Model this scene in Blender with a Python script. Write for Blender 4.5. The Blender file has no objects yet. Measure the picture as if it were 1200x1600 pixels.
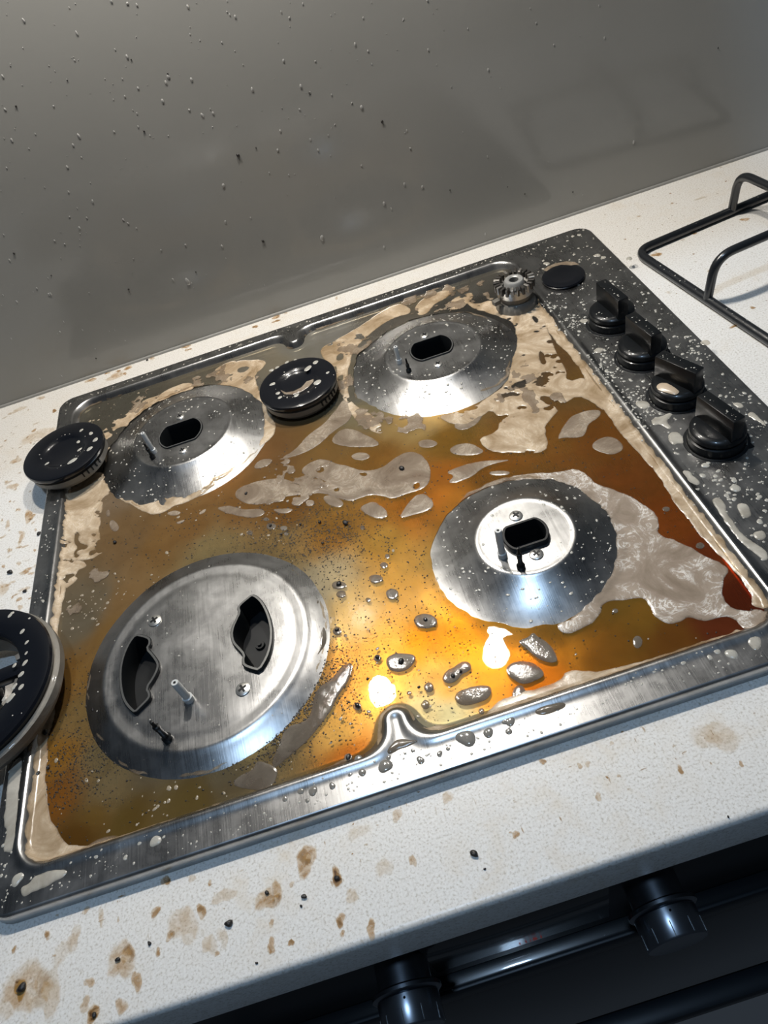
import bpy, bmesh, math, random
import numpy as np
from mathutils import Matrix, Vector
random.seed(7)
rng = np.random.default_rng(7)
SC = bpy.context.scene
COL = SC.collection

# ------------------------------------------------------------------ camera
CAM = np.array([.29211023, -.1773372, .40668484])
RC = np.array([[0.9484768, -0.22220149, -0.22587223],
               [-0.31674482, -0.68301144, -0.65815506],
               [-0.00803028, 0.69578866, -0.71820168]])      # rows: right, down, forward
FPX = 1140.78                                                # focal length for a 1200 x 1600 frame
cd = bpy.data.cameras.new('camera'); cam = bpy.data.objects.new('camera', cd); COL.objects.link(cam)
M = Matrix.Identity(4)
for i in range(3):
    M[i][0] = RC[0][i]; M[i][1] = -RC[1][i]; M[i][2] = -RC[2][i]; M[i][3] = CAM[i]
cam.matrix_world = M
cd.sensor_fit = 'HORIZONTAL'; cd.sensor_width = 36; cd.lens = FPX * 36 / 1200; cd.clip_start = .01
SC.camera = cam

# ------------------------------------------------------------------ world, lights, exposure
SC.view_settings.view_transform = 'Standard'; SC.view_settings.look = 'None'
SC.view_settings.exposure = 0.0; SC.view_settings.gamma = 1.0; SC.view_settings.use_curve_mapping = False
wd = bpy.data.worlds.new('room'); SC.world = wd; wd.use_nodes = True
wd.node_tree.nodes['Background'].inputs[0].default_value = (.62, .78, 1.0, 1)
wd.node_tree.nodes['Background'].inputs[1].default_value = .036
HOOD_Z = .70
LAMPS = [(.385, .476), (.182, .476)]
LAMP_W = 10.8
for i, (x, y) in enumerate(LAMPS):                            # the two downlights of the range hood
    ld = bpy.data.lights.new('hood_lamp_light', 'SPOT'); ld.energy = LAMP_W; ld.color = (1, .945, .865)
    ld.shadow_soft_size = .019; ld.spot_size = math.radians(150); ld.spot_blend = .7
    lo = bpy.data.objects.new('hood_lamp_light', ld); lo.location = (x, y, HOOD_Z - .022); COL.objects.link(lo)
ld = bpy.data.lights.new('ceiling_lamp_light', 'AREA'); ld.shape = 'DISK'; ld.size = .16; ld.energy = 17; ld.color = (.50, .72, 1)
lo = bpy.data.objects.new('ceiling_lamp_light', ld); lo.location = (.16, -.45, 2.3); COL.objects.link(lo)
lo.rotation_euler = (math.radians(-13), 0, 0)

# ------------------------------------------------------------------ helpers
def U(px, py, z):                                             # where the sight line of a pixel meets height z
    d = RC.T @ np.array([(px - 600) / FPX, (py - 800) / FPX, 1.]); t = (z - CAM[2]) / d[2]
    return (CAM + t * d)[:2]
def UW(px, py, y=.5556):                                      # ... meets the wall plane
    d = RC.T @ np.array([(px - 600) / FPX, (py - 800) / FPX, 1.]); t = (y - CAM[1]) / d[1]
    q = CAM + t * d; return q[0], q[2]
def pp(pts, z): return np.array([U(a, b, z) for a, b in pts])
def hsh(ix, iy, s):
    v = np.sin(ix * 127.1 + iy * 311.7 + s * 74.7) * 43758.5453; return v - np.floor(v)
def vnoise(x, y, s=0):
    ix = np.floor(x); iy = np.floor(y); fx = x - ix; fy = y - iy
    fx = fx * fx * (3 - 2 * fx); fy = fy * fy * (3 - 2 * fy)
    a = hsh(ix, iy, s); b = hsh(ix + 1, iy, s); c = hsh(ix, iy + 1, s); d = hsh(ix + 1, iy + 1, s)
    return ((a * (1 - fx) + b * fx) * (1 - fy) + (c * (1 - fx) + d * fx) * fy) * 2 - 1
def fbm(x, y, sc, s=0, o=3):
    r = 0; a = 1; t = 0
    for k in range(o):
        r = r + a * vnoise(x * sc, y * sc, s + k * 9.1); t += a; a *= .5; sc *= 2.1
    return r / t
def sstep(a, b, x):
    t = np.clip((x - a) / (b - a), 0, 1); return t * t * (3 - 2 * t)
def sd_poly(P, x, y):                                         # signed distance, positive inside
    n = len(P); d = np.full(x.shape, 1e9); ins = np.zeros(x.shape, bool)
    for i in range(n):
        ax, ay = P[i]; bx, by = P[(i + 1) % n]; ex, ey = bx - ax, by - ay
        t = np.clip(((x - ax) * ex + (y - ay) * ey) / (ex * ex + ey * ey + 1e-18), 0, 1)
        d = np.minimum(d, (x - ax - t * ex) ** 2 + (y - ay - t * ey) ** 2)
        c = ((ay > y) != (by > y)) & (x < (bx - ax) * (y - ay) / ((by - ay) if by != ay else 1e-12) + ax)
        ins ^= c
    d = np.sqrt(d); return np.where(ins, d, -d)
def rrect(x, y, x0, x1, y0, y1, r):
    cx, cy = (x0 + x1) / 2, (y0 + y1) / 2
    qx = np.abs(x - cx) - (x1 - x0) / 2 + r; qy = np.abs(y - cy) - (y1 - y0) / 2 + r
    return r - (np.hypot(np.maximum(qx, 0), np.maximum(qy, 0)) + np.minimum(np.maximum(qx, qy), 0))
def smin(a, b, k):
    h = np.clip(.5 + .5 * (b - a) / k, 0, 1); return b * (1 - h) + a * h - k * h * (1 - h)
def capsule(x, y, ax, ay, bx, by):
    ex, ey = bx - ax, by - ay; t = np.clip(((x - ax) * ex + (y - ay) * ey) / (ex * ex + ey * ey), 0, 1)
    return np.hypot(x - ax - t * ex, y - ay - t * ey)

def smooth(ob, on=True):
    ob.data.polygons.foreach_set('use_smooth', [on] * len(ob.data.polygons)); ob.data.update(); return ob
def link(name, me, mat, parent=None):
    ob = bpy.data.objects.new(name, me); COL.objects.link(ob)
    for m in (mat if isinstance(mat, (list, tuple)) else [mat]): me.materials.append(m)
    if parent: ob.parent = parent
    return ob
def meshof(name, V, F, mat, parent=None, sm=True):
    me = bpy.data.meshes.new(name); me.from_pydata([tuple(map(float, v)) for v in V], [], F); me.update()
    ob = link(name, me, mat, parent)
    return smooth(ob) if sm else ob
def empty(name, loc=(0, 0, 0)):
    o = bpy.data.objects.new(name, None); COL.objects.link(o); o.location = loc; o.empty_display_size = .02; return o
def tag(o, label=None, cat=None, group=None, kind=None):
    if label: o['label'] = label
    if cat: o['category'] = cat
    if group: o['group'] = group
    if kind: o['kind'] = kind
    return o
def iso(name, field, bbox, step, zfun, mat, parent=None, attrs=None, under=None):
    """surface over the region field > 0, cut exactly on its outline; zfun(x, y, f) gives the height"""
    x0, x1, y0, y1 = bbox
    nx = int((x1 - x0) / step) + 2; ny = int((y1 - y0) / step) + 2
    gx = x0 + np.arange(nx) * step; gy = y0 + np.arange(ny) * step
    X, Y = np.meshgrid(gx, gy); Fv = field(X, Y)
    ins = Fv > 0
    vid = -np.ones(Fv.shape, int); vid[ins] = np.arange(ins.sum())
    vx = list(X[ins]); vy = list(Y[ins]); vf = list(Fv[ins])
    a = ins[:-1, :-1]; b = ins[:-1, 1:]; c = ins[1:, 1:]; d = ins[1:, :-1]
    full = a & b & c & d
    j, i = np.nonzero(full)
    faces = np.stack([vid[j, i], vid[j, i + 1], vid[j + 1, i + 1], vid[j + 1, i]], 1).tolist()
    part = (a | b | c | d) & ~full
    ed = {}
    def cross(p, q):
        k = (p, q) if p < q else (q, p)
        if k not in ed:
            fp, fq = Fv[p], Fv[q]; t = fp / (fp - fq)
            t = min(max(t, .02), .98)
            vx.append(X[p] + t * (X[q] - X[p])); vy.append(Y[p] + t * (Y[q] - Y[p])); vf.append(0.0); ed[k] = len(vx) - 1
        return ed[k]
    for jj, ii in zip(*np.nonzero(part)):
        cs = [(jj, ii), (jj, ii + 1), (jj + 1, ii + 1), (jj + 1, ii)]; poly = []
        for k in range(4):
            p, q = cs[k], cs[(k + 1) % 4]
            if ins[p]: poly.append(int(vid[p]))
            if ins[p] != ins[q]: poly.append(cross(p, q))
        if len(poly) >= 3: faces.append(poly)
    vx = np.array(vx); vy = np.array(vy); vf = np.array(vf)
    if not len(vx): return None
    vz = zfun(vx, vy, vf)
    co = np.stack([vx, vy, vz], 1)
    me = bpy.data.meshes.new(name); me.from_pydata(co.tolist(), [], faces); me.update()
    for an, fn in (attrs or {}).items():
        at = me.attributes.new(an, 'FLOAT_COLOR', 'POINT'); c4 = np.ones((len(vx), 4)); r = fn(vx, vy, vf)
        c4[:, :3] = r if r.ndim == 2 else r[:, None]
        at.data.foreach_set('color', c4.ravel().astype(np.float32))
    ob = link(name, me, mat, parent); return smooth(ob)
def lathe(name, prof, mat, parent=None, seg=48, c=(0, 0, 0), mats=None, sm=True, axis='z'):
    V = []; F = []; mi = []
    n = len(prof)
    for k in range(seg):
        a = 2 * math.pi * k / seg
        for r, z in prof:
            p = (r * math.cos(a), r * math.sin(a), z)
            if axis == 'y': p = (p[0], -p[2], p[1])
            V.append((c[0] + p[0], c[1] + p[1], c[2] + p[2]))
    for k in range(seg):
        k2 = (k + 1) % seg
        for i in range(n - 1):
            F.append((k * n + i, k2 * n + i, k2 * n + i + 1, k * n + i + 1)); mi.append(mats[i] if mats else 0)
    me = bpy.data.meshes.new(name); me.from_pydata(V, [], F)
    me.polygons.foreach_set('material_index', mi)
    bm = bmesh.new(); bm.from_mesh(me); bmesh.ops.remove_doubles(bm, verts=bm.verts, dist=1e-6)
    bmesh.ops.recalc_face_normals(bm, faces=bm.faces); bm.to_mesh(me); bm.free()
    ob = link(name, me, mat, parent)
    if sm:
        smooth(ob)
        try: me.set_sharp_from_angle(angle=math.radians(38))
        except Exception: pass
    return ob
def bmobj(name, bm, mat, parent=None, sm=35):
    bmesh.ops.recalc_face_normals(bm, faces=bm.faces)
    me = bpy.data.meshes.new(name); bm.to_mesh(me); bm.free()
    ob = link(name, me, mat, parent); smooth(ob)
    if sm: me.set_sharp_from_angle(angle=math.radians(sm))
    return ob
def box(bm, c, s, rz=0, bev=0, seg=2):
    r = bmesh.ops.create_cube(bm, size=1.0)
    vs = r['verts']
    bmesh.ops.scale(bm, verts=vs, vec=s)
    if bev:
        es = list({e for v in vs for e in v.link_edges})
        q = bmesh.ops.bevel(bm, geom=es, offset=bev, segments=seg, affect='EDGES', profile=.5)
        vs = [v for v in q['verts']] + [v for v in vs if v.is_valid]; vs = list(set(vs))
        fs = q['faces']; vs = list({v for f in fs for v in f.verts} | set(vs))
    bmesh.ops.rotate(bm, verts=vs, cent=(0, 0, 0), matrix=Matrix.Rotation(rz, 3, 'Z'))
    bmesh.ops.translate(bm, verts=vs, vec=c)
    return vs
def boxobj(name, c, s, mat, parent=None, rz=0, bev=.002, seg=2):
    bm = bmesh.new(); box(bm, c, s, rz, bev, seg); return bmobj(name, bm, mat, parent)
def tube(bm, pts, r, seg=12):
    pts = [Vector(p) for p in pts]; rings = []
    up = Vector((0, 0, 1)); prevn = None
    for i, p in enumerate(pts):
        t = (pts[min(i + 1, len(pts) - 1)] - pts[max(i - 1, 0)]).normalized()
        if prevn is None:
            n = t.orthogonal().normalized()
        else:
            n = (prevn - t * prevn.dot(t)).normalized()
        prevn = n; b = t.cross(n)
        rr = r[i] if isinstance(r, (list, tuple)) else r
        rings.append([bm.verts.new(p + (n * math.cos(2 * math.pi * k / seg) + b * math.sin(2 * math.pi * k / seg)) * rr) for k in range(seg)])
    for a, b in zip(rings, rings[1:]):
        for k in range(seg): bm.faces.new((a[k], a[(k + 1) % seg], b[(k + 1) % seg], b[k]))
    bm.faces.new(rings[0][::-1]); bm.faces.new(rings[-1])
def fillet(pts, rad, seg=7):
    pts = [Vector(p) for p in pts]; out = [pts[0]]
    for a, b, c in zip(pts, pts[1:], pts[2:]):
        d1 = (a - b); d2 = (c - b); r = min(rad, d1.length * .49, d2.length * .49)
        p0 = b + d1.normalized() * r; p2 = b + d2.normalized() * r
        for k in range(seg + 1):
            t = k / seg; out.append(p0 * (1 - t) ** 2 + b * 2 * t * (1 - t) + p2 * t * t)
    out.append(pts[-1]); return out

# ------------------------------------------------------------------ materials
def mat(name):
    m = bpy.data.materials.new(name); m.use_nodes = True; nt = m.node_tree; nt.nodes.clear()
    out = nt.nodes.new('ShaderNodeOutputMaterial'); return m, nt, out
def N(nt, t, **kw):
    n = nt.nodes.new(t)
    for k, v in kw.items():
        if k.startswith('i_'):
            key = k[2:].replace('_', ' '); n.inputs[key].default_value = v
        else: setattr(n, k, v)
    return n
def L(nt, a, b): nt.links.new(a, b)
def coords(nt, scale=(1, 1, 1), rot=(0, 0, 0)):
    g = N(nt, 'ShaderNodeNewGeometry'); mp = N(nt, 'ShaderNodeMapping'); mp.inputs['Scale'].default_value = scale
    mp.inputs['Rotation'].default_value = rot; L(nt, g.outputs['Position'], mp.inputs['Vector']); return mp.outputs[0]
def noise(nt, vec, scale, detail=3, rough=.5, dist=0):
    n = N(nt, 'ShaderNodeTexNoise'); n.inputs['Scale'].default_value = scale; n.inputs['Detail'].default_value = detail
    n.inputs['Roughness'].default_value = rough; n.inputs['Distortion'].default_value = dist; L(nt, vec, n.inputs['Vector']); return n.outputs['Fac']
def ramp(nt, fac, stops):
    r = N(nt, 'ShaderNodeValToRGB'); e = r.color_ramp.elements
    while len(e) < len(stops): e.new(.5)
    for el, (p, c) in zip(e, stops): el.position = p; el.color = (*c, 1) if len(c) == 3 else c
    L(nt, fac, r.inputs[0]); return r.outputs[0]
def g3(v): return (v, v, v)
def mrange(nt, v, a, b, c, d):
    n = N(nt, 'ShaderNodeMapRange'); L(nt, v, n.inputs[0])
    for k, q in zip((1, 2, 3, 4), (a, b, c, d)): n.inputs[k].default_value = q
    return n.outputs[0]
def bump(nt, h, st, dist=.001, normal=None):
    b = N(nt, 'ShaderNodeBump'); b.inputs['Strength'].default_value = st; b.inputs['Distance'].default_value = dist
    L(nt, h, b.inputs['Height'])
    if normal: L(nt, normal, b.inputs['Normal'])
    return b.outputs[0]
def simple(name, col, rough=.5, metal=0, coat=0, spec=.5, bmp=None, nz=None, coat_rough=.05):
    m, nt, out = mat(name); p = N(nt, 'ShaderNodeBsdfPrincipled')
    p.inputs['Base Color'].default_value = (*col, 1); p.inputs['Roughness'].default_value = rough
    p.inputs['Metallic'].default_value = metal; p.inputs['Coat Weight'].default_value = coat
    p.inputs['Coat Roughness'].default_value = coat_rough
    p.inputs['Specular IOR Level'].default_value = spec
    v = coords(nt)
    f = noise(nt, v, nz or 220, 4)
    mx = N(nt, 'ShaderNodeMix', data_type='RGBA'); mx.inputs['A'].default_value = (*[c * .85 for c in col], 1); mx.inputs['B'].default_value = (*[min(1, c * 1.12) for c in col], 1)
    L(nt, f, mx.inputs['Factor']); L(nt, mx.outputs['Result'], p.inputs['Base Color'])
    if bmp: L(nt, bump(nt, noise(nt, v, bmp[0], 3), bmp[1], bmp[2]), p.inputs['Normal'])
    L(nt, p.outputs[0], out.inputs[0]); return m

def steel_mat(name, base=.41, r0=.265, r1=.315, brush=(1500, 25, 25), stain=True):
    m, nt, out = mat(name); p = N(nt, 'ShaderNodeBsdfPrincipled'); p.inputs['Metallic'].default_value = 1
    v = coords(nt, brush); n1 = noise(nt, v, 1.0, 3, .6)
    v2 = coords(nt); n2 = noise(nt, v2, 38, 4, .6, .4)
    n3 = noise(nt, v2, 90, 6, .7, .3)
    mot = N(nt, 'ShaderNodeMath', operation='MULTIPLY'); L(nt, ramp(nt, n2, [(.3, g3(base * .86)), (.55, g3(base)), (.72, g3(base * 1.12))]), mot.inputs[0]); L(nt, mrange(nt, n3, .35, .65, .86, 1.06), mot.inputs[1])
    mot2 = N(nt, 'ShaderNodeMath', operation='MULTIPLY'); L(nt, mot.outputs[0], mot2.inputs[0]); L(nt, mrange(nt, n1, .3, .7, .96, 1.03), mot2.inputs[1])
    L(nt, mot2.outputs[0], p.inputs['Base Color'])
    mm = N(nt, 'ShaderNodeMath', operation='ADD'); L(nt, mrange(nt, n1, .3, .7, r0, r1), mm.inputs[0]); L(nt, mrange(nt, n2, .35, .7, -.03, .06), mm.inputs[1])
    L(nt, mm.outputs[0], p.inputs['Roughness'])
    L(nt, bump(nt, n1, .07, .0003), p.inputs['Normal'])
    L(nt, p.outputs[0], out.inputs[0]); return m
M_STEEL = steel_mat('brushed_steel')
M_ALLOY = simple('cast_alloy', (.42, .40, .37), .42, .85, bmp=(500, .25, .0005))
M_SOOT = simple('sooty_alloy', (.06, .055, .05), .45, .5, coat=.3, bmp=(500, .3, .0006))
M_DIRTY = simple('foam_wet_alloy', (.17, .158, .135), .6, .25, coat=.12, bmp=(160, .5, .0012), nz=120)
M_ENAMEL = simple('black_enamel', (.005, .006, .009), .22, 0, coat=.45, spec=.25, bmp=(45, .10, .002), coat_rough=.05)
M_PLASTIC = simple('black_knob_plastic', (.007, .008, .009), .3, 0, coat=.15, spec=.22, coat_rough=.08)
M_WIRE = simple('black_enamelled_wire', (.010, .012, .015), .3, 0, coat=.5, bmp=(260, .2, .0008), coat_rough=.15)
M_BLACK = simple('dark_burner_plastic', (.006, .007, .008), .45, 0, spec=.25)
M_RIM = simple('grey_rim_and_highlight', (.16, .16, .155), .3, .6)  # grey metal lips; on the crescent ports it paints in the ridge highlight
M_CERAM = simple('white_ceramic', (.55, .56, .55), .3)
M_SCREW = simple('screw_metal', (.62, .61, .58), .3, .9)
M_CRUMB = simple('charred_food', (.010, .008, .007), .45, 0, coat=.4, bmp=(900, .6, .001))
M_OVEN = simple('dark_steel_oven', (.008, .011, .015), .4, .2, spec=.35)
M_OVENGLASS = simple('black_oven_glass', (.004, .006, .008), .25, 0, coat=.3, spec=.3)
M_DIAL = simple('steel_dial', (.20, .22, .25), .28, 1)
M_HOOD = simple('hood_steel', (.30, .30, .30), .4, .9)

def worktop_mat():
    m, nt, out = mat('white_quartz'); p = N(nt, 'ShaderNodeBsdfPrincipled'); v = coords(nt)
    f = noise(nt, v, 700, 2, .6); f2 = noise(nt, v, 260, 4, .7); f3 = noise(nt, v, 9, 3, .5, .6); f4 = noise(nt, v, 60, 4, .6, .5)
    base = ramp(nt, f, [(.30, (.50, .47, .42)), (.46, (.70, .685, .655)), (.70, (.78, .77, .745))])
    sp = ramp(nt, f2, [(.0, g3(0)), (.66, g3(0)), (.72, g3(.45)), (1, g3(.6))])
    mx = N(nt, 'ShaderNodeMix', data_type='RGBA'); L(nt, sp, mx.inputs['Factor']); L(nt, base, mx.inputs['A']); mx.inputs['B'].default_value = (.50, .45, .36, 1)
    fm = N(nt, 'ShaderNodeMath', operation='MULTIPLY'); L(nt, mrange(nt, f3, .45, .75, 0, .5), fm.inputs[0]); L(nt, mrange(nt, f4, .45, .7, 0, 1), fm.inputs[1])
    mx2 = N(nt, 'ShaderNodeMix', data_type='RGBA'); L(nt, fm.outputs[0], mx2.inputs['Factor']); L(nt, mx.outputs['Result'], mx2.inputs['A']); mx2.inputs['B'].default_value = (.60, .50, .36, 1)
    L(nt, mx2.outputs['Result'], p.inputs['Base Color']); p.inputs['Roughness'].default_value = .33
    L(nt, bump(nt, noise(nt, v, 420, 3), .18, .0006), p.inputs['Normal'])
    L(nt, p.outputs[0], out.inputs[0]); return m
M_TOP = worktop_mat()
def wall_mat():
    m, nt, out = mat('grey_glass_splashback'); p = N(nt, 'ShaderNodeBsdfPrincipled'); v = coords(nt)
    f = noise(nt, v, 5, 3, .5); drip = noise(nt, coords(nt, (90, 90, 5)), 1, 3, .6)
    L(nt, ramp(nt, f, [(.3, (.285, .285, .272)), (.7, (.31, .31, .297))]), p.inputs['Base Color'])
    L(nt, mrange(nt, drip, .35, .75, .10, .17), p.inputs['Roughness'])
    p.inputs['Specular IOR Level'].default_value = .42
    L(nt, bump(nt, noise(nt, v, 260, 4), .05, .0005), p.inputs['Normal'])
    L(nt, p.outputs[0], out.inputs[0]); return m
M_WALL = wall_mat()

def liquid_mat():
    m, nt, out = mat('amber_cleaner_liquid')
    a = N(nt, 'ShaderNodeAttribute', attribute_name='tint'); d = N(nt, 'ShaderNodeAttribute', attribute_name='murk_glow')
    v = coords(nt); n1 = noise(nt, v, 34, 5, .6, 1.2)
    mul = N(nt, 'ShaderNodeMix', data_type='RGBA', blend_type='MULTIPLY'); mul.inputs['Factor'].default_value = 1
    L(nt, a.outputs['Color'], mul.inputs['A']); L(nt, ramp(nt, n1, [(.25, (.80, .76, .70)), (.7, (1, 1, 1))]), mul.inputs['B'])
    tr = N(nt, 'ShaderNodeBsdfTransparent'); L(nt, mul.outputs['Result'], tr.inputs[0])
    df = N(nt, 'ShaderNodeBsdfDiffuse'); L(nt, mul.outputs['Result'], df.inputs[0])
    mx = N(nt, 'ShaderNodeMixShader'); L(nt, d.outputs['Fac'], mx.inputs[0]); L(nt, tr.outputs[0], mx.inputs[1]); L(nt, df.outputs[0], mx.inputs[2])
    gl = N(nt, 'ShaderNodeBsdfGlossy'); gl.inputs['Roughness'].default_value = .012
    fr = N(nt, 'ShaderNodeFresnel'); fr.inputs[0].default_value = 1.35
    bp = bump(nt, noise(nt, v, 40, 2), .02, .002); L(nt, bp, gl.inputs['Normal']); L(nt, bp, fr.inputs['Normal'])
    m2 = N(nt, 'ShaderNodeMixShader'); L(nt, fr.outputs[0], m2.inputs[0]); L(nt, mx.outputs[0], m2.inputs[1]); L(nt, gl.outputs[0], m2.inputs[2])
    L(nt, m2.outputs[0], out.inputs[0]); return m
M_LIQ = liquid_mat()
def foam_mat(name, c0, c1, vein, alpha, veinamt=.6, rough=.22, coat=.5):
    """thin soap film: attribute 'dens' (0 at the rim, 1 inside) thickens it; pale swirls in it"""
    m, nt, out = mat(name); p = N(nt, 'ShaderNodeBsdfPrincipled'); v = coords(nt)
    a = N(nt, 'ShaderNodeAttribute', attribute_name='dens')
    n1 = noise(nt, v, 26, 6, .62, 1.6); n2 = noise(nt, v, 60, 7, .7, 2.4)
    base = ramp(nt, n1, [(.3, c0), (.68, c1)])
    rd = N(nt, 'ShaderNodeMath', operation='SUBTRACT'); L(nt, n2, rd.inputs[0]); rd.inputs[1].default_value = .5
    ab = N(nt, 'ShaderNodeMath', operation='ABSOLUTE'); L(nt, rd.outputs[0], ab.inputs[0])
    vn = mrange(nt, ab.outputs[0], 0, .045, veinamt, 0)
    vm = N(nt, 'ShaderNodeMath', operation='MULTIPLY'); L(nt, vn, vm.inputs[0]); L(nt, mrange(nt, n1, .45, .6, 0, 1), vm.inputs[1])
    mx = N(nt, 'ShaderNodeMix', data_type='RGBA'); L(nt, vm.outputs[0], mx.inputs['Factor']); L(nt, base, mx.inputs['A']); mx.inputs['B'].default_value = (*vein, 1)
    L(nt, mx.outputs['Result'], p.inputs['Base Color']); p.inputs['Roughness'].default_value = rough
    p.inputs['Coat Weight'].default_value = coat; p.inputs['Specular IOR Level'].default_value = .4; p.inputs['Coat Roughness'].default_value = .06
    pits = noise(nt, v, 330, 3, .6)
    L(nt, bump(nt, pits, .16, .0006, bump(nt, n2, .10, .001)), p.inputs['Normal'])
    tr = N(nt, 'ShaderNodeBsdfTransparent'); tr.inputs[0].default_value = (.95, .88, .76, 1)
    ms = N(nt, 'ShaderNodeMixShader')
    al = N(nt, 'ShaderNodeMath', operation='MULTIPLY'); al.use_clamp = True
    L(nt, mrange(nt, n1, .3, .62, alpha * .8, min(1, alpha * 1.15)), al.inputs[0]); L(nt, a.outputs['Fac'], al.inputs[1])
    L(nt, al.outputs[0], ms.inputs[0]); L(nt, tr.outputs[0], ms.inputs[1]); L(nt, p.outputs[0], ms.inputs[2])
    L(nt, ms.outputs[0], out.inputs[0]); return m
M_FOAM = foam_mat('tan_soap_foam', (.21, .16, .115), (.33, .26, .19), (.50, .44, .35), .80)
M_FOAMB = foam_mat('pale_tan_foam', (.34, .235, .13), (.60, .48, .345), (.78, .70, .58), .92, .45)
M_FOAMV = foam_mat('veined_white_foam', (.30, .235, .175), (.40, .33, .265), (.86, .83, .78), .9, .95)
M_FILM = foam_mat('grey_soap_film', (.115, .095, .075), (.17, .145, .115), (.26, .23, .19), .85, .2, .09, 0)
M_DROP = simple('soapy_drop', (.40, .385, .34), .3, 0, coat=.25)
M_DROPW = simple('clear_water_drop', (.36, .36, .35), .06, 0, coat=1)
M_GRIT = simple('burnt_grit', (.018, .012, .007), .5, 0, coat=.3)
def stain_mat():
    m, nt, out = mat('brown_splash_stain'); v = coords(nt)
    a = N(nt, 'ShaderNodeAttribute', attribute_name='dens'); n = noise(nt, v, 170, 3, .55, .8)
    mm = N(nt, 'ShaderNodeMath', operation='MULTIPLY'); mm.use_clamp = True; L(nt, a.outputs['Fac'], mm.inputs[0]); L(nt, mrange(nt, n, .35, .62, .45, 1.1), mm.inputs[1])
    c = ramp(nt, mm.outputs[0], [(0, (.68, .50, .25)), (.45, (.50, .28, .08)), (1, (.09, .04, .015))])
    df = N(nt, 'ShaderNodeBsdfPrincipled'); L(nt, c, df.inputs['Base Color']); df.inputs['Roughness'].default_value = .3
    tr = N(nt, 'ShaderNodeBsdfTransparent'); ms = N(nt, 'ShaderNodeMixShader')
    L(nt, mm.outputs[0], ms.inputs[0]); L(nt, tr.outputs[0], ms.inputs[1]); L(nt, df.outputs[0], ms.inputs[2]); L(nt, ms.outputs[0], out.inputs[0]); return m
M_STAIN = stain_mat()
def emit(name, c, s):
    m, nt, out = mat(name); e = N(nt, 'ShaderNodeEmission'); e.inputs[0].default_value = (*c, 1); e.inputs[1].default_value = s
    L(nt, e.outputs[0], out.inputs[0]); return m
M_LENS = emit('lamp_lens', (1, .95, .87), 60); M_LED = emit('red_display_digits', (1, .08, .04), .09)

# ------------------------------------------------------------------ structure: splashback wall, worktop, hood, oven
WY = .5556
bm = bmesh.new(); box(bm, (.35, WY + .006, .30), (3.2, .012, 1.1), 0, 0); wall = bmobj('wall_back', bm, M_WALL)
tag(wall, 'grey glossy glass splashback wall spotted with water drops', 'wall', kind='structure')
bm = bmesh.new(); tube(bm, [(-1.25, WY - .0005, .0003), (1.95, WY - .0005, .0003)], .0022, 8)
tag(bmobj('trim_1', bm, simple('grey_sealant', (.26, .26, .25), .5), None), kind='structure')

def worktop():
    r = .004; th = .040; y0 = -.068; y1 = WY
    def prof(ya, yb, round_front):
        if round_front:
            P = [(ya + r * (1 - math.cos(t)), -r + r * math.sin(t)) for t in np.linspace(0, math.pi / 2, 6)]
            return [(yb, -th), (ya + .002, -th), (ya, -th + .002)] + P + [(yb, 0)]
        return [(yb, -th), (ya, -th), (ya, 0), (yb, 0)]
    bm = bmesh.new()
    for x0, x1, ya, yb, rf in ((-1.25, .012, y0, y1, 1), (.568, 1.95, y0, y1, 1), (.012, .568, y0, .012, 1), (.012, .568, .498, y1, 0)):
        P = prof(ya, yb, rf)
        A = [bm.verts.new((x0, y, z)) for y, z in P]; B = [bm.verts.new((x1, y, z)) for y, z in P]
        for i in range(len(P)): j = (i + 1) % len(P); bm.faces.new((A[i], A[j], B[j], B[i]))
        bm.faces.new(A[::-1]); bm.faces.new(B)
    return bmobj('worktop', bm, M_TOP, None, 30)
wt = worktop()
tag(wt, 'white speckled stone worktop with brown splashes, around the gas hob', 'worktop')

hood = empty('range_hood', (.285, .33, HOOD_Z))
hood_o = boxobj('hood_body', (0, .025, .03), (.60, .40, .06), M_HOOD, hood, bev=.003)
tag(hood, 'grey range hood above the hob carrying two downlights', 'range hood')
for x, y in LAMPS:
    lathe('lamp_lens', [(0, -.004), (.024, -.004), (.030, -.003), (.031, 0)], [M_LENS, M_HOOD], hood, 32, (x - .285, y - .33, 0), mats=[0, 1, 1])

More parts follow.
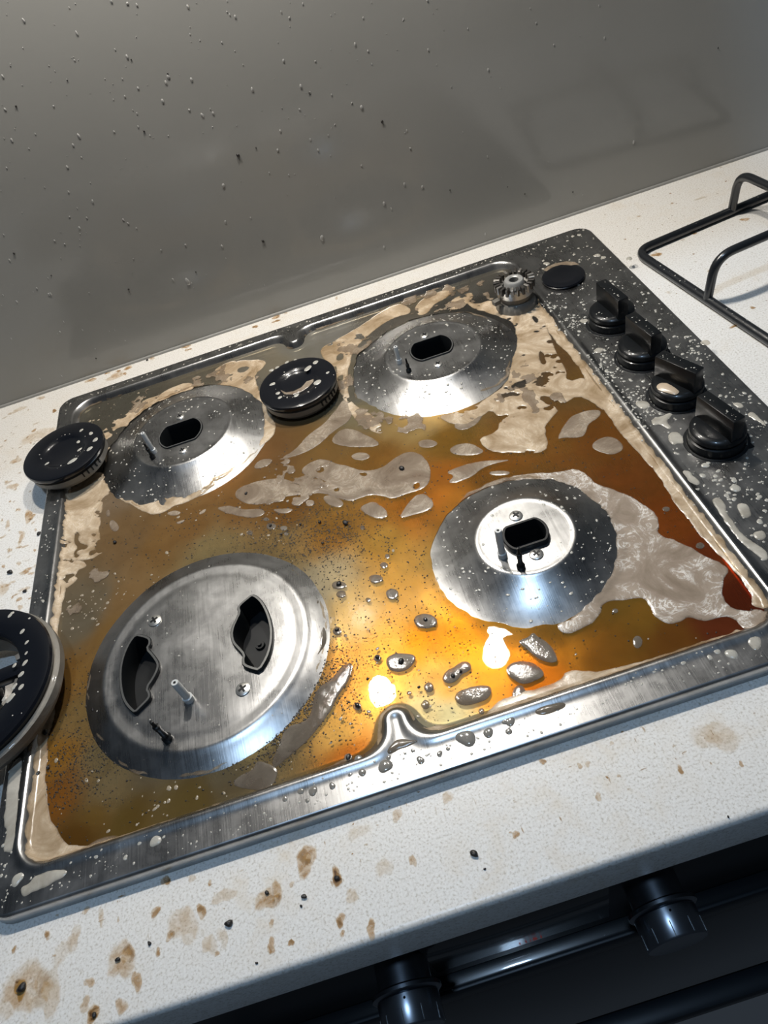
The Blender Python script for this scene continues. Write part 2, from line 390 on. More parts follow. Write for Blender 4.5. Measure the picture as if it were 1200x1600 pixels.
# ------------------------------------------------------------------ the hob
W, D, HZ = .58, .51, .010
FLOOR, LEVEL = .0030, .0052
DOMES = {'a': ((.1360, .3790), .0475, .1010, .0150), 'b': ((.3752, .3738), .0445, .0955, .0150), 'd': ((.3742, .1366), .0345, .0845, .0150)}
SHORES = (((.1325, .3815), .0800, 1.5), ((.3715, .3770), .0750, 1.5), ((.3712, .1370), .0655, 1.0))
D3 = (.1400, .1360)
def tray_d(x, y):
    d = rrect(x, y, .0162, .4930, .0209, .4962, .022)
    d = smin(d, capsule(x, y, .2560, .010, .2560, .0400) - .0045, .020)
    d = smin(d, capsule(x, y, .2546, .506, .2546, .4790) - .0035, .016)
    return d
def steel_z(x, y):
    d = tray_d(x, y)
    z = HZ + .0013 * np.exp(-((d - .0005) / .0030) ** 2) - (HZ - FLOOR) * sstep(.0012, .0095, d)
    for (c, rt, rb, h) in DOMES.values():
        r = np.hypot(x - c[0], y - c[1]); t = np.clip((rb - r) / (rb - rt), 0, 1)
        hh = h * t ** 1.9
        k = .0035; hh = np.where(r < rt + k, h * (1 - .035 * np.maximum(0, (r - rt + k) / k) ** 2), hh)
        hh = np.where(r >= rt + k, h * np.clip((rb - r) / (rb - rt - k), 0, 1) ** 1.9 * .86, hh)
        hh = hh + .0005 * np.exp(-((r - rt + .001) / .0016) ** 2)
        z = z + hh
    r = np.hypot(x - D3[0], y - D3[1])
    h3 = .0080 * sstep(.1005, .068, r) + .0005 * np.exp(-((r - .0735) / .0022) ** 2) - .0004 * np.exp(-((r - .066) / .004) ** 2)
    return z + h3
def shore(x, y):                                              # > 0 where liquid stands
    s = tray_d(x, y) - .0062
    n = fbm(x, y, 45, 3) * .0036 + fbm(x, y, 190, 5, 2) * .0006
    for c, rs, q in SHORES: s = np.minimum(s, np.hypot(x - c[0], y - c[1]) - rs - n * q)
    s = np.minimum(s, np.hypot(x - D3[0], y - D3[1]) - .0865 - n * .8)
    return s
def dens(P, n=2):                                             # round the corners a little
    for _ in range(n):
        Q = []
        for i in range(len(P)):
            a, b = P[i], P[(i + 1) % len(P)]; Q += [a * .75 + b * .25, a * .25 + b * .75]
        P = np.array(Q)
    return P
# openings in the pressed sheet
def oval(c, ax, ay, n=36, rot=0):
    P = []
    for k in range(n):
        a = 2 * math.pi * k / n; x = ax * math.cos(a); y = ax * math.sin(a); y = max(-ay, min(ay, y))
        P.append((c[0] + x * math.cos(rot) - y * math.sin(rot), c[1] + x * math.sin(rot) + y * math.cos(rot)))
    return np.array(P)
AP = {'a': U(282, 676, .0187), 'b': U(674, 543, .0187), 'd': U(821, 835, .0210)}
HOLES = {'a': dens(oval(AP['a'], .0208, .0160), 1), 'b': dens(oval(AP['b'], .0198, .0148), 1), 'd': oval(AP['d'], .0152, .0108)}
def c3(pts, z=.0115): return pp([(150 + a / 3.75, 880 + b / 3.75) for a, b in pts], z)
CRES1 = c3([(240, 425), (285, 432), (325, 447), (330, 478), (310, 508), (345, 545), (376, 590), (376, 625), (350, 680), (308, 742), (328, 772), (322, 802), (280, 845), (236, 888), (205, 862), (178, 828), (160, 785), (149, 720), (148, 640), (158, 580), (175, 528), (203, 470)])
CRES2 = c3([(920, 192), (950, 205), (985, 240), (1015, 300), (1035, 370), (1040, 430), (1032, 500), (1010, 565), (965, 640), (915, 628), (870, 610), (864, 580), (872, 548), (840, 512), (808, 478), (797, 430), (805, 385), (825, 340), (845, 300), (836, 272), (850, 250), (885, 220)])
HOLES['e'] = dens(CRES1, 1); HOLES['f'] = dens(CRES2, 1)
def outer_f(x, y): return rrect(x, y, .0018, W - .0018, .0018, D - .0018, .0142)
def hob_field(x, y):
    f = outer_f(x, y)
    for P in HOLES.values():
        c = P.mean(0); m = np.hypot(x - c[0], y - c[1]) < .045; q = np.full(x.shape, -1.0)
        q[m] = sd_poly(P, x[m], y[m]); f = np.minimum(f, -q)
    return f
hob = empty('gas_hob', (0, 0, 0))
tag(hob, 'stainless steel gas hob with burner caps removed, flooded with amber liquid', 'hob')
sheet = iso('hob_top', hob_field, (0, W, 0, D), .00125, lambda x, y, f: steel_z(x, y), M_STEEL, hob)
def rr_loop(off, r, n=8):
    P = []; x0, x1, y0, y1 = off, W - off, off, D - off
    for cx, cy, a0 in ((x1 - r, y1 - r, 0), (x0 + r, y1 - r, 90), (x0 + r, y0 + r, 180), (x1 - r, y0 + r, 270)):
        for k in range(n + 1):
            a = math.radians(a0 + 90 * k / n); P.append((cx + r * math.cos(a), cy + r * math.sin(a)))
    return P
V = []; F = []; rings = [(.0030, .0130, HZ - .00005), (.0018, .0142, HZ), (.0008, .0152, HZ - .0004), (.0001, .0159, HZ - .0012), (-.0004, .0164, HZ - .0024), (-.0008, .0168, .004), (-.0012, .0172, .0006), (0, .016, .0002)]
for off, r, z in rings: V += [(x, y, z) for x, y in rr_loop(off, r)]
n = len(rr_loop(0, .016))
for k in range(len(rings) - 1):
    for i in range(n): j = (i + 1) % n; F.append((k * n + i, k * n + j, (k + 1) * n + j, (k + 1) * n + i))
meshof('hob_edge', V, F, steel_mat('steel_edge', .5, .26, .36, (14, 14, 900)), hob)

def offs(P, d):
    P = np.asarray(P); n = len(P); out = []
    area = sum(P[i][0] * P[(i + 1) % n][1] - P[(i + 1) % n][0] * P[i][1] for i in range(n)); s = 1 if area > 0 else -1
    for i in range(n):
        t = P[(i + 1) % n] - P[i - 1]; t = t / (np.linalg.norm(t) + 1e-12); out.append(P[i] + s * d * np.array([t[1], -t[0]]))
    return np.array(out)
def port(name, P, wall, proud, depth, m_lip):
    z0 = float(steel_z(np.array([P[:, 0].mean()]), np.array([P[:, 1].mean()]))[0])
    zt = z0 + proud
    ring = [(0.0006, z0 - .0012, 1), (.0006, zt - .0005, 1), (.0001, zt, 0), (-wall + .0003, zt, 0), (-wall, zt - .0005, 1), (-wall, z0 - depth, 1)]
    V = []; F = []; mi = []; n = len(P)
    for o, z, _ in ring: V += [(x, y, z) for x, y in offs(P, o)]
    for k in range(len(ring) - 1):
        for i in range(n): j = (i + 1) % n; F.append((k * n + i, k * n + j, (k + 1) * n + j, (k + 1) * n + i)); mi.append(1 if k != 2 else 0)
    F.append(tuple((len(ring) - 1) * n + i for i in range(n))); mi.append(1)
    ob = meshof(name, V, F, [m_lip, M_BLACK], hob); ob.data.polygons.foreach_set('material_index', mi)
    ob.data.set_sharp_from_angle(angle=math.radians(40)); return ob
port('burner_port', HOLES['a'], .0012, .0012, .020, M_RIM); port('burner_port', HOLES['b'], .0012, .0012, .020, M_RIM)
port('burner_port', HOLES['d'], .0016, .0045, .018, M_BLACK)
for k in 'ef':
    pt = port('burner_port', HOLES[k], .0017, .0030, .016, M_RIM)
q = U(405, 1006, -.002); lathe('gas_jet', [(.0, .006), (.0015, .006), (.0015, .0045), (.0032, .0045), (.0036, .003), (.0036, 0)], M_BLACK, hob, 24, (q[0], q[1], -.0075))
# screws
def sz(x, y): return float(steel_z(np.array([x]), np.array([y]))[0])
def screw(px, r=.0048, z=None):
    x, y = U(px[0], px[1], .0125)
    for _ in range(4): z = sz(x, y); x, y = U(px[0], px[1], z + .001)
    o = lathe('screw', [(0, .0016), (r * .6, .0015), (r * .95, .0008), (r, 0)], M_SCREW, hob, 24, (x, y, z))
    bm = bmesh.new(); box(bm, (x, y, z + .0014), (r * 1.15, r * .3, .0007), .4); box(bm, (x, y, z + .0014), (r * .3, r * 1.15, .00071), .4)
    bmobj('cross_recess', bm, M_BLACK, o)
for px in ((806, 805), (838, 865)): screw(px)
for px in ((241, 969), (379, 1076)): screw(px, .0052)
for px in ((663, 523), (684, 568), (281, 650), (285, 703)): screw(px, .0042)
# igniters and flame sensors
def vtop(base, top, z0):
    b = U(*base, z0); best = None
    for z in np.arange(z0, z0 + .06, .0002):
        q = RC @ (np.array([b[0], b[1], z]) - CAM); e = math.hypot(FPX * q[0] / q[2] + 600 - top[0], FPX * q[1] / q[2] + 800 - top[1])
        if best is None or e < best[0]: best = (e, z)
    return b, best[1]
def rod(base, top, r, m, name='igniter', tip=True):
    zb = .0185 if base[1] < 1000 else .0110
    b, z1 = vtop(base, top, zb); z0 = sz(b[0], b[1]) - .0005
    if name == 'igniter':
        return lathe(name, [(0, z1), (r * .35, z1), (r * .36, z1 - .0015), (r * .38, z1), (r * .85, z1), (r, z1 - .0008), (r, z0 + .005), (r * 1.35, z0 + .0045), (r * 1.35, z0)], [m, M_BLACK], hob, 20, (b[0], b[1], 0), mats=[1, 1, 1, 0, 0, 0, 0, 0])
    return lathe(name, [(0, z1), (r * .5, z1 - .0004), (r * .6, z1 - .006), (r, z1 - .0065), (r, z1 - .010), (r * .8, z1 - .011), (r, z0 + .004), (r * 1.5, z0 + .003), (r * 1.5, z0)], m, hob, 16, (b[0], b[1], 0))
rod((241, 706), (225, 675), .0020, M_CERAM); rod((624, 566), (620, 541), .0020, M_CERAM)
rod((785, 868), (775, 829), .0024, M_CERAM); rod((296, 1093), (273, 1066), .0026, M_CERAM)
rod((639, 580), (633, 560), .0016, M_BLACK, 'flame_sensor'); rod((814, 886), (808, 856), .0019, M_BLACK, 'flame_sensor')
rod((262, 1154), (235, 1128), .0022, M_BLACK, 'flame_sensor'); rod((239, 715), (229, 690), .0016, M_BLACK, 'flame_sensor')

def blob_mesh(name, items, mat_, parent, seg=9):
    """items: (centre, u axis, v axis, normal, height) low domes joined as uncountable drops"""
    V = []; F = []
    for c, u, v, nrm, h in items:
        c = np.asarray(c); b = len(V); ph = rng.random() * 6.28; am = rng.random() * .16
        for ring, (rr, hh) in enumerate(((1, 0), (.85, .6), (.45, .95))):
            for k in range(seg):
                a = 2 * math.pi * k / seg; w = rr * (1 + am * math.sin(2 * a + ph) + am * .6 * math.sin(3 * a + ph * 2))
                V.append(c + u * math.cos(a) * w + v * math.sin(a) * w + nrm * h * hh)
        V.append(c + nrm * h)
        for ring in range(2):
            for k in range(seg):
                k2 = (k + 1) % seg; F.append((b + ring * seg + k, b + ring * seg + k2, b + (ring + 1) * seg + k2, b + (ring + 1) * seg + k))
        for k in range(seg): F.append((b + 2 * seg + k, b + 2 * seg + (k + 1) % seg, b + 3 * seg))
    if not V: return None
    ob = meshof(name, V, F, mat_, parent); tag(ob, kind='stuff'); return ob
ez = np.array([0, 0, 1.])
def hdrop(x, y, z, r, asp=1, ang=0, hf=.3):
    u = np.array([math.cos(ang), math.sin(ang), 0]) * r * asp; v = np.array([-math.sin(ang), math.cos(ang), 0]) * r
    return ((x, y, z), u, v, ez, r * hf)

# knobs
def knob(px, rz):
    c = U(px[0], px[1], .024); k = empty('knob', (c[0], c[1], HZ)); k.parent = hob; k.rotation_euler[2] = rz
    R = .0195
    lathe('knob_base', [(0, .0150), (R - .0055, .0148), (R - .0022, .0142), (R - .0006, .0125), (R - .0004, .0095), (R - .0016, .0088), (R - .0016, .0078), (R + .0002, .0070), (R + .0006, .001), (R - .002, .0002)], M_PLASTIC, k, 56)
    bm = bmesh.new(); box(bm, (0, 0, .0225), (.0098, .0362, .0195), 0, .0010, 2)
    g = bmobj('grip', bm, M_PLASTIC, k)
    lathe('seal_shade_ring', [(R + .001, .0007), (R + .0026, .0005), (R + .003, -.0001)], M_BLACK, k, 48)  # black seal, also standing in for the dark shadow at the knob foot
    it = []
    for _ in range(26):
        a = rng.random() * 6.28; q = R * .85 * rng.random() ** .5; x, y = q * math.cos(a), q * math.sin(a)
        if abs(x) > .0062: it.append(hdrop(x, y, .0147, .0002 + .0006 * rng.random() ** 2, 1.4, 0, .25))
    for _ in range(12): it.append(hdrop(rng.normal() * .002, (rng.random() - .5) * .033, .0322, .0002 + .0005 * rng.random() ** 2, 1.3, 0, .3))
    blob_mesh('soap_drops', it, M_DROP, k)
    return k
for px, rz in (((956, 481), .10), ((1004, 535), .12), ((1059, 595), .42), ((1122, 665), .20)): knob(px, rz)
q = U(1172, 697, HZ); bm = bmesh.new(); box(bm, (q[0], q[1], HZ + .0001), (.0042, .0042, .0002), .1); bmobj('burner_mark', bm, M_BLACK, hob)

# foam lying on the disc of the third knob
k3 = [o for o in hob.children if o.name.startswith('knob')][2]
th = np.linspace(0, 2 * math.pi, 14, endpoint=False)
V = [(-.0125 + .0046 * math.cos(a) * (1 + .2 * math.sin(3 * a)), -.001 + .0105 * math.sin(a) * (1 + .15 * math.cos(2 * a)), .0150) for a in th]
V += [(-.0125 + .0034 * math.cos(a), -.001 + .008 * math.sin(a), .0161) for a in th] + [(-.0125, -.001, .0163)]
F = [(i, (i + 1) % 14, 14 + (i + 1) % 14, 14 + i) for i in range(14)] + [(14 + i, 14 + (i + 1) % 14, 28) for i in range(14)]
meshof('foam_blob', V, F, simple('tan_blob', (.50, .40, .29), .3, 0, coat=.3), k3)

# ------------------------------------------------------------------ loose burner parts
def cap(name, ctop, label, R=.0375, zb=.0115, spots=(), group=None):
    H = .019; c = U(ctop[0], ctop[1], zb + H)
    e = empty(name, (c[0], c[1], zb)); tag(e, label, 'burner cap', group)
    lathe('flame_ring', [(0, .0003), (R * .78, .0003), (R * .84, .001), (R * .86, .0045), (R * .95, .006), (R * .96, .0112), (R * .90, .0125)], M_DIRTY, e, 64)
    bm = bmesh.new()
    for k in range(5):
        a = -1.1 + .13 * k; box(bm, (R * .955 * math.cos(a), R * .955 * math.sin(a), .0095), (.0024, .0012, .0040), a)
    bmobj('flame_slots', bm, M_BLACK, e)
    lathe('cap_plate', [(0, H - .0034), (R * .44, H - .0033), (R * .50, H - .0022), (R * .56, H - .0006), (R * .66, H - .0001), (R * .93, H), (R * .985, H - .0008), (R, H - .0022), (R * .99, H - .0045), (R * .93, H - .0062), (R * .80, H - .0066)], M_ENAMEL, e, 72)
    it = []
    for px, py, rx, ry in spots:
        q = U(px, py, zb + H); s = 1340.
        it.append(hdrop(q[0] - c[0], q[1] - c[1], H - .0003, ry / s * .92, rx / ry * .85, rng.random() * .5 + .3, .18))
    for _ in range(46):
        a = rng.random() * 6.28; r = R * (.52 + .42 * rng.random()); it.append(hdrop(r * math.cos(a), r * math.sin(a), H - .0003, .0003 + .0005 * rng.random() ** 2, 1.2, a))
    blob_mesh('soap_drops', it, M_DROP, e); return e
cap1 = cap('burner_cap', (98, 703), 'black round burner cap hanging over the left back edge of the hob', .0390, .0118,
    [(127, 672, 4, 3), (142, 677, 4, 4), (149, 687, 6, 4), (140, 701, 6, 4), (113, 720, 9, 4), (73, 724, 4, 2), (122, 690, 3, 3), (124, 702, 5, 2), (53, 693, 2, 2)], None)
cap2 = cap('burner_cap', (464, 596), 'black round burner cap with a curl of foam, between the two back burners', .0368, .0055,
    [(493, 566, 6, 4), (425, 600, 6, 3), (424, 578, 4, 3), (433, 574, 4, 3), (448, 566, 4, 3), (481, 575, 8, 4), (496, 597, 7, 5), (463, 617, 5, 3), (437, 621, 4, 3), (434, 614, 4, 3), (512, 582, 4, 3), (461, 562, 3, 2)])
# foam curl lying in the dish of the second cap
def film_on(name, pxpoly, z, zoff, mat_, parent, org=(0, 0, 0), h=.0005, noisea=.0006, step=.0009, holes=()):
    P = pp(pxpoly, z) - np.array(org[:2]); H_ = [pp(q, z) - np.array(org[:2]) for q in holes]
    b = (P[:, 0].min() - .003, P[:, 0].max() + .003, P[:, 1].min() - .003, P[:, 1].max() + .003)
    s = rng.random() * 50
    def fld(x, y):
        f = sd_poly(P, x, y)
        for q in H_: f = np.minimum(f, -sd_poly(q, x, y))
        return f + noisea * fbm(x, y, 260, s, 2)
    return iso(name, fld, b, step, lambda x, y, f: zoff(x, y) + h * (1 - np.exp(-f / .0010)), mat_, parent, {'dens': lambda x, y, f: np.clip(.35 + f / .0012, 0, 1)})
film_on('foam_curl', [(436, 607), (446, 611), (458, 609), (470, 603), (478, 594), (489, 590), (490, 594), (482, 603), (472, 610), (458, 615), (444, 615)], .0225,
        lambda x, y: .0155 + 0 * x + .0008 * np.clip((np.hypot(x, y) - .014) / .004, 0, 3), M_FOAM, cap2, (cap2.location.x, cap2.location.y, 0), .0008, .0003, .0007)

# large ring burner part, lower left
ZR = .0118; HR = .024
pts = pp([(0, 947), (35, 955), (62, 978), (79, 1010), (76, 1050), (58, 1090), (30, 1128), (0, 1158)], ZR + HR)
A = np.c_[2 * pts, np.ones(len(pts))]; sol = np.linalg.lstsq(A, (pts ** 2).sum(1), rcond=None)[0]
RX, RY = sol[0], sol[1]; RR = math.sqrt(sol[2] + RX * RX + RY * RY)
ring = empty('burner_ring', (RX, RY, ZR)); tag(ring, 'large black ring burner cap with open sectors, lying over the hob left edge', 'burner ring')
RI = RR * .66
lathe('ring_body', [(RI, HR - .007), (RI, .0008), (RI + .002, .0002), (RR * .93, .0002), (RR * .955, .0015), (RR * .965, .007), (RR * 1.03, .0090), (RR * 1.035, HR - .0085), (RR * 1.0, HR - .0068), (RR * .9, HR - .0068)], M_DIRTY, ring, 96)
lathe('ring_plate', [(RI + .001, HR - .0069), (RI - .001, HR - .005), (RI, HR - .0016), (RI + .002, HR - .0002), (RR * .93, HR), (RR * .985, HR - .0009), (RR, HR - .0028), (RR * .99, HR - .0056), (RR * .94, HR - .0070), (RI + .001, HR - .0069)], M_ENAMEL, ring, 112)
lathe('centre_hub', [(0, HR - .003), (.010, HR - .002), (.019, HR - .002), (.0215, HR - .004), (.0215, .004), (0, .004)], M_ENAMEL, ring, 48)
SPA = math.degrees(math.atan2(*(U(23, 1040, ZR + HR) - np.array([RX, RY]))[::-1]))
for k in range(4):
    a = math.radians(SPA + 90 * k); rm = (RI + .020) / 2
    bm = bmesh.new(); box(bm, (rm * math.cos(a), rm * math.sin(a), HR - .0065), (RI - .014, .0115, .007), a, .0012); sp = bmobj('spoke', bm, M_ENAMEL, ring)
for k in range(4):
    for s in (-1, 1):
        a = math.radians(SPA + 90 * k + s * 15); bm = bmesh.new(); box(bm, ((RI - .001) * math.cos(a), (RI - .001) * math.sin(a), HR - .0065), (.0065, .0055, .0055), a, .0006); bmobj('locating_tab', bm, M_ALLOY, ring)
it = []
for px, py, r in ((16, 961, 4), (35, 986, 3.5), (42, 1003, 3), (41, 1020, 2.6), (39, 1035, 3.2), (22, 1039, 2.2), (56, 1018, 2), (33, 1053, 3.2), (22, 1072, 3), (33, 1073, 3.4), (16, 1090, 4.4), (6, 1091, 2.4), (50, 1038, 2), (20, 1118, 3), (59, 1000, 2), (44, 967, 2), (59, 985, 1.6)):
    q = U(px, py, ZR + HR); it.append(hdrop(q[0] - RX, q[1] - RY, HR - .0004, r / 1500 * .9, 1.5, .9, .2))
for _ in range(70):
    a = rng.random() * 6.28; r = RI + (RR - RI) * (.1 + .8 * rng.random()); it.append(hdrop(r * math.cos(a), r * math.sin(a), HR - .0004, .0003 + .0005 * rng.random() ** 2, 1.3, a))
blob_mesh('soap_drops', it, M_DROP, ring)

# small burner head at the back right corner (seated), and its cap lying on the control panel
hc = U(803, 440, .030); zc = .003
crown = empty('burner_head', (hc[0], hc[1], zc)); tag(crown, 'small toothed round burner head in the back right corner of the hob tray', 'burner head')
lathe('boss', [(.0175, .0), (.0170, .004), (.0150, .0085), (.0125, .010), (.0125, .016)], M_DIRTY, crown, 40)
lathe('crown_body', [(.0125, .014), (.0150, .0155), (.0152, .022), (.0120, .0215), (.0092, .0200)], M_ALLOY, crown, 48)
lathe('centre_ring', [(.0038, .018), (.0038, .0265), (.0048, .0272), (.0072, .0270), (.0082, .0258), (.0085, .020)], simple('grey_nozzle', (.36, .36, .35), .4, .3), crown, 36)
lathe('nozzle_bore', [(0, .0215), (.0039, .0215)], M_BLACK, crown, 24)
lathe('inner_channel', [(.0084, .0206), (.0122, .0206)], M_BLACK, crown, 40)
for k in range(22):
    a = 2 * math.pi * k / 22; bm = bmesh.new()
    box(bm, (.0143 * math.cos(a), .0143 * math.sin(a), .0235), (.0052, .0023, .0066), a, .0004, 1); bmobj('tooth', bm, M_SOOT if k % 3 else M_ALLOY, crown)
for a in (math.radians(195),):
    bm = bmesh.new(); box(bm, (.0185 * math.cos(a), .0185 * math.sin(a), .014), (.006, .005, .004), a, .0006); bmobj('locating_tab', bm, M_DIRTY, crown)
crown.scale = (1.15, 1.15, 1.1)
sc_ = U(880, 430, .0135); R = .0205
smc = empty('small_burner_cap', (sc_[0], sc_[1], HZ + .0001)); tag(smc, 'small flat glossy black burner cap lying on the control panel', 'burner cap')
lathe('cap_plate', [(0, .0034), (R * .5, .0034), (R * .6, .0038), (R * .88, .0040), (R * .97, .0034), (R, .0024), (R * .98, .0008), (R * .93, 0), (0, 0)], M_ENAMEL, smc, 56)
film_on('foam_edge', [(848, 422), (856, 416), (868, 411), (885, 408), (898, 409), (906, 413), (893, 415), (876, 414), (863, 418), (855, 424)], .0140,
        lambda x, y: .0038 + 0 * x, M_FOAM, smc, (smc.location.x, smc.location.y, 0), .0005, .0003, .0007)

# ------------------------------------------------------------------ pan support lying on the worktop, right
def grate():
    g = empty('pan_support', (.7235, .3480, 0)); ang = math.radians(7.6); g.rotation_euler[2] = ang
    h = .1085; r = .0042; zz = r
    tag(g, 'black wire pan support standing on the worktop beside the hob', 'pan support')
    bm = bmesh.new()
    P = fillet([(0, -h, zz), (h, -h, zz), (h, h, zz), (-h, h, zz), (-h, -h, zz), (0, -h, zz)], .017, 8)
    tube(bm, P, r, 14); bmobj('base_frame', bm, M_WIRE, g)
    T = .0435
    for s in (1, -1):
        bm = bmesh.new()
        P = fillet([(-h * s, 0, zz + .001), (-h * s + .004 * s, 0, T), (-.020 * s, 0, T), (0, .020 * s, T), (0, h * s - .004 * s, T), (0, h * s, zz + .001)], .017, 8)
        tube(bm, P, r * .95, 14); bmobj('support_arm', bm, M_WIRE, g)
    it = []
    for _ in range(40):
        t = rng.random() * 2 - 1; side = rng.integers(0, 2)
        x, y = (-h, t * h * .9) if side else (t * h * .9, h); it.append(hdrop(x + rng.normal() * .0012, y + rng.normal() * .0012, zz + r * .93, .0003 + .0005 * rng.random(), 1.2, 0))
    blob_mesh('soap_drops', it, M_DROP, g)
    return g
grate()

# ------------------------------------------------------------------ liquid in the tray
liq = empty('spilled_liquid', (0, 0, 0)); tag(liq, 'amber brown liquid with tan foam pooled in the hob tray around the burners', 'liquid')
TP = [  # pixel, seen colour with the lit steel's gold glow in it (sRGB-like), murk
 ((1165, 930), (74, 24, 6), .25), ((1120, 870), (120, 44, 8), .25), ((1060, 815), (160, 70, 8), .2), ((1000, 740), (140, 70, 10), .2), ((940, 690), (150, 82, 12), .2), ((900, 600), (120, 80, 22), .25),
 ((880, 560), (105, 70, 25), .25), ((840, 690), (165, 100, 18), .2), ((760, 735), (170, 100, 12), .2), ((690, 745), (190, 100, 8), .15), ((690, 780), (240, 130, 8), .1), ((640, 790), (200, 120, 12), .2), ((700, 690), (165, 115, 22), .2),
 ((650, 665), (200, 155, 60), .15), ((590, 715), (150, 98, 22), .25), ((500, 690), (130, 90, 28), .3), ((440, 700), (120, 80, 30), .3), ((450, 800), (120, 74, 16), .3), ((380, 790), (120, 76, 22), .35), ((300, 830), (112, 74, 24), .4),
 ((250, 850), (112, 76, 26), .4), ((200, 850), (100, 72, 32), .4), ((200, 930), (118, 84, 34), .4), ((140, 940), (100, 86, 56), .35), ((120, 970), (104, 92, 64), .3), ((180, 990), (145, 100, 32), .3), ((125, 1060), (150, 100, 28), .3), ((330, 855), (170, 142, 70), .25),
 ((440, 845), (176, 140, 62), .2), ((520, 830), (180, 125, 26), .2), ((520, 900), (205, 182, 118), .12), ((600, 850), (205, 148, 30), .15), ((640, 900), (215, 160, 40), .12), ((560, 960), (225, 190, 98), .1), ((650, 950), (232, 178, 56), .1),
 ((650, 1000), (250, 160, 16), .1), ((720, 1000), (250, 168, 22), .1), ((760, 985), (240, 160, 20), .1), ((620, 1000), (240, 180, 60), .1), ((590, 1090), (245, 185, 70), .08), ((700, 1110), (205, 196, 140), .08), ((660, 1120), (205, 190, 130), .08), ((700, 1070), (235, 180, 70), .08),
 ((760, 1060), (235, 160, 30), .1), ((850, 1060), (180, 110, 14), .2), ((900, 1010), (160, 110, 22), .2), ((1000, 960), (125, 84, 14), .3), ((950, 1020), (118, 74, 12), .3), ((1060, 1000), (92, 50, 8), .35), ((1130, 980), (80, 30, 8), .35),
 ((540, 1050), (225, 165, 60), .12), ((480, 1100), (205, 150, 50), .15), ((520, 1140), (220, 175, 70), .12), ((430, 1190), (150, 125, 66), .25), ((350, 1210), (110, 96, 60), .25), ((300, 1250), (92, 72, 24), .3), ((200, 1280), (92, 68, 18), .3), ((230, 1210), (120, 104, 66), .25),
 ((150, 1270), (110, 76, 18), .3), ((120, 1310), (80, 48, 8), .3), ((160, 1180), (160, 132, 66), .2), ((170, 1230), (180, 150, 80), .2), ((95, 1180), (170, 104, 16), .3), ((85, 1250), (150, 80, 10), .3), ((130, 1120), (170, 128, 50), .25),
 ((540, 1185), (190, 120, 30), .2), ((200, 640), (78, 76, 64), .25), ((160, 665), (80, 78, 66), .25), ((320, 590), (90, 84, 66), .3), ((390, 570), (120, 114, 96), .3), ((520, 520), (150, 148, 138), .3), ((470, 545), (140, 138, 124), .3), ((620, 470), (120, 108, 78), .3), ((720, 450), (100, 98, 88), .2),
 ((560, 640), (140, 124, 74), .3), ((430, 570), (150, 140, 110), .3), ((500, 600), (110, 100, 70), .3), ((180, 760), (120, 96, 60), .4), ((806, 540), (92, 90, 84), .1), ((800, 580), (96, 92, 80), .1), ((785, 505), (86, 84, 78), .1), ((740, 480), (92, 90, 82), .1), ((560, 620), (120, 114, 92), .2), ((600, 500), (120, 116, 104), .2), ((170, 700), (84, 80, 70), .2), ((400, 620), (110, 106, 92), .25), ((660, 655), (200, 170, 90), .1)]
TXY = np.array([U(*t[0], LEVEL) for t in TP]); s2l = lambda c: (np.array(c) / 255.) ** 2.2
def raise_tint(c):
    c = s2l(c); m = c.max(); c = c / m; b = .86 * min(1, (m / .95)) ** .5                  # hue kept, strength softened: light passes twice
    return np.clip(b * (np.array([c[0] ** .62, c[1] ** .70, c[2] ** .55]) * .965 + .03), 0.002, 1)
TC = np.array([raise_tint(t[1]) for t in TP]); TM = np.array([t[2] if t[2] > .16 or t[1][0] < 110 else .34 for t in TP])  # golden points get more diffuse colour, painting in the broad glow of the steel
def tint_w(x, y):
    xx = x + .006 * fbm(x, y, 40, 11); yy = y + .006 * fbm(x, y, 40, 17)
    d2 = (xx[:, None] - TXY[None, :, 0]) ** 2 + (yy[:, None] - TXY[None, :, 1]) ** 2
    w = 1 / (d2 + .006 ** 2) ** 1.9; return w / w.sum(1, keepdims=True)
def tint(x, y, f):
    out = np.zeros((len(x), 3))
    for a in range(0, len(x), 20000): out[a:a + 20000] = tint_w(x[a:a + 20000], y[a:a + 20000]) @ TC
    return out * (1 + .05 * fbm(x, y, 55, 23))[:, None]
def murk_glow(x, y, f):
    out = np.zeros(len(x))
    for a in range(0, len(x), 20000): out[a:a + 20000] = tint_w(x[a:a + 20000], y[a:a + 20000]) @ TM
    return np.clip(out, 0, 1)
def lev(x, y, f): return LEVEL + .0004 * np.exp(-np.maximum(f, 0) / .0028)
iso('liquid', lambda x, y: shore(x, y) + .0006, (0, .5, 0, D), .0016, lev, M_LIQ, liq, {'tint': tint, 'murk_glow': murk_glow})
tag(liq.children[0], kind='stuff')

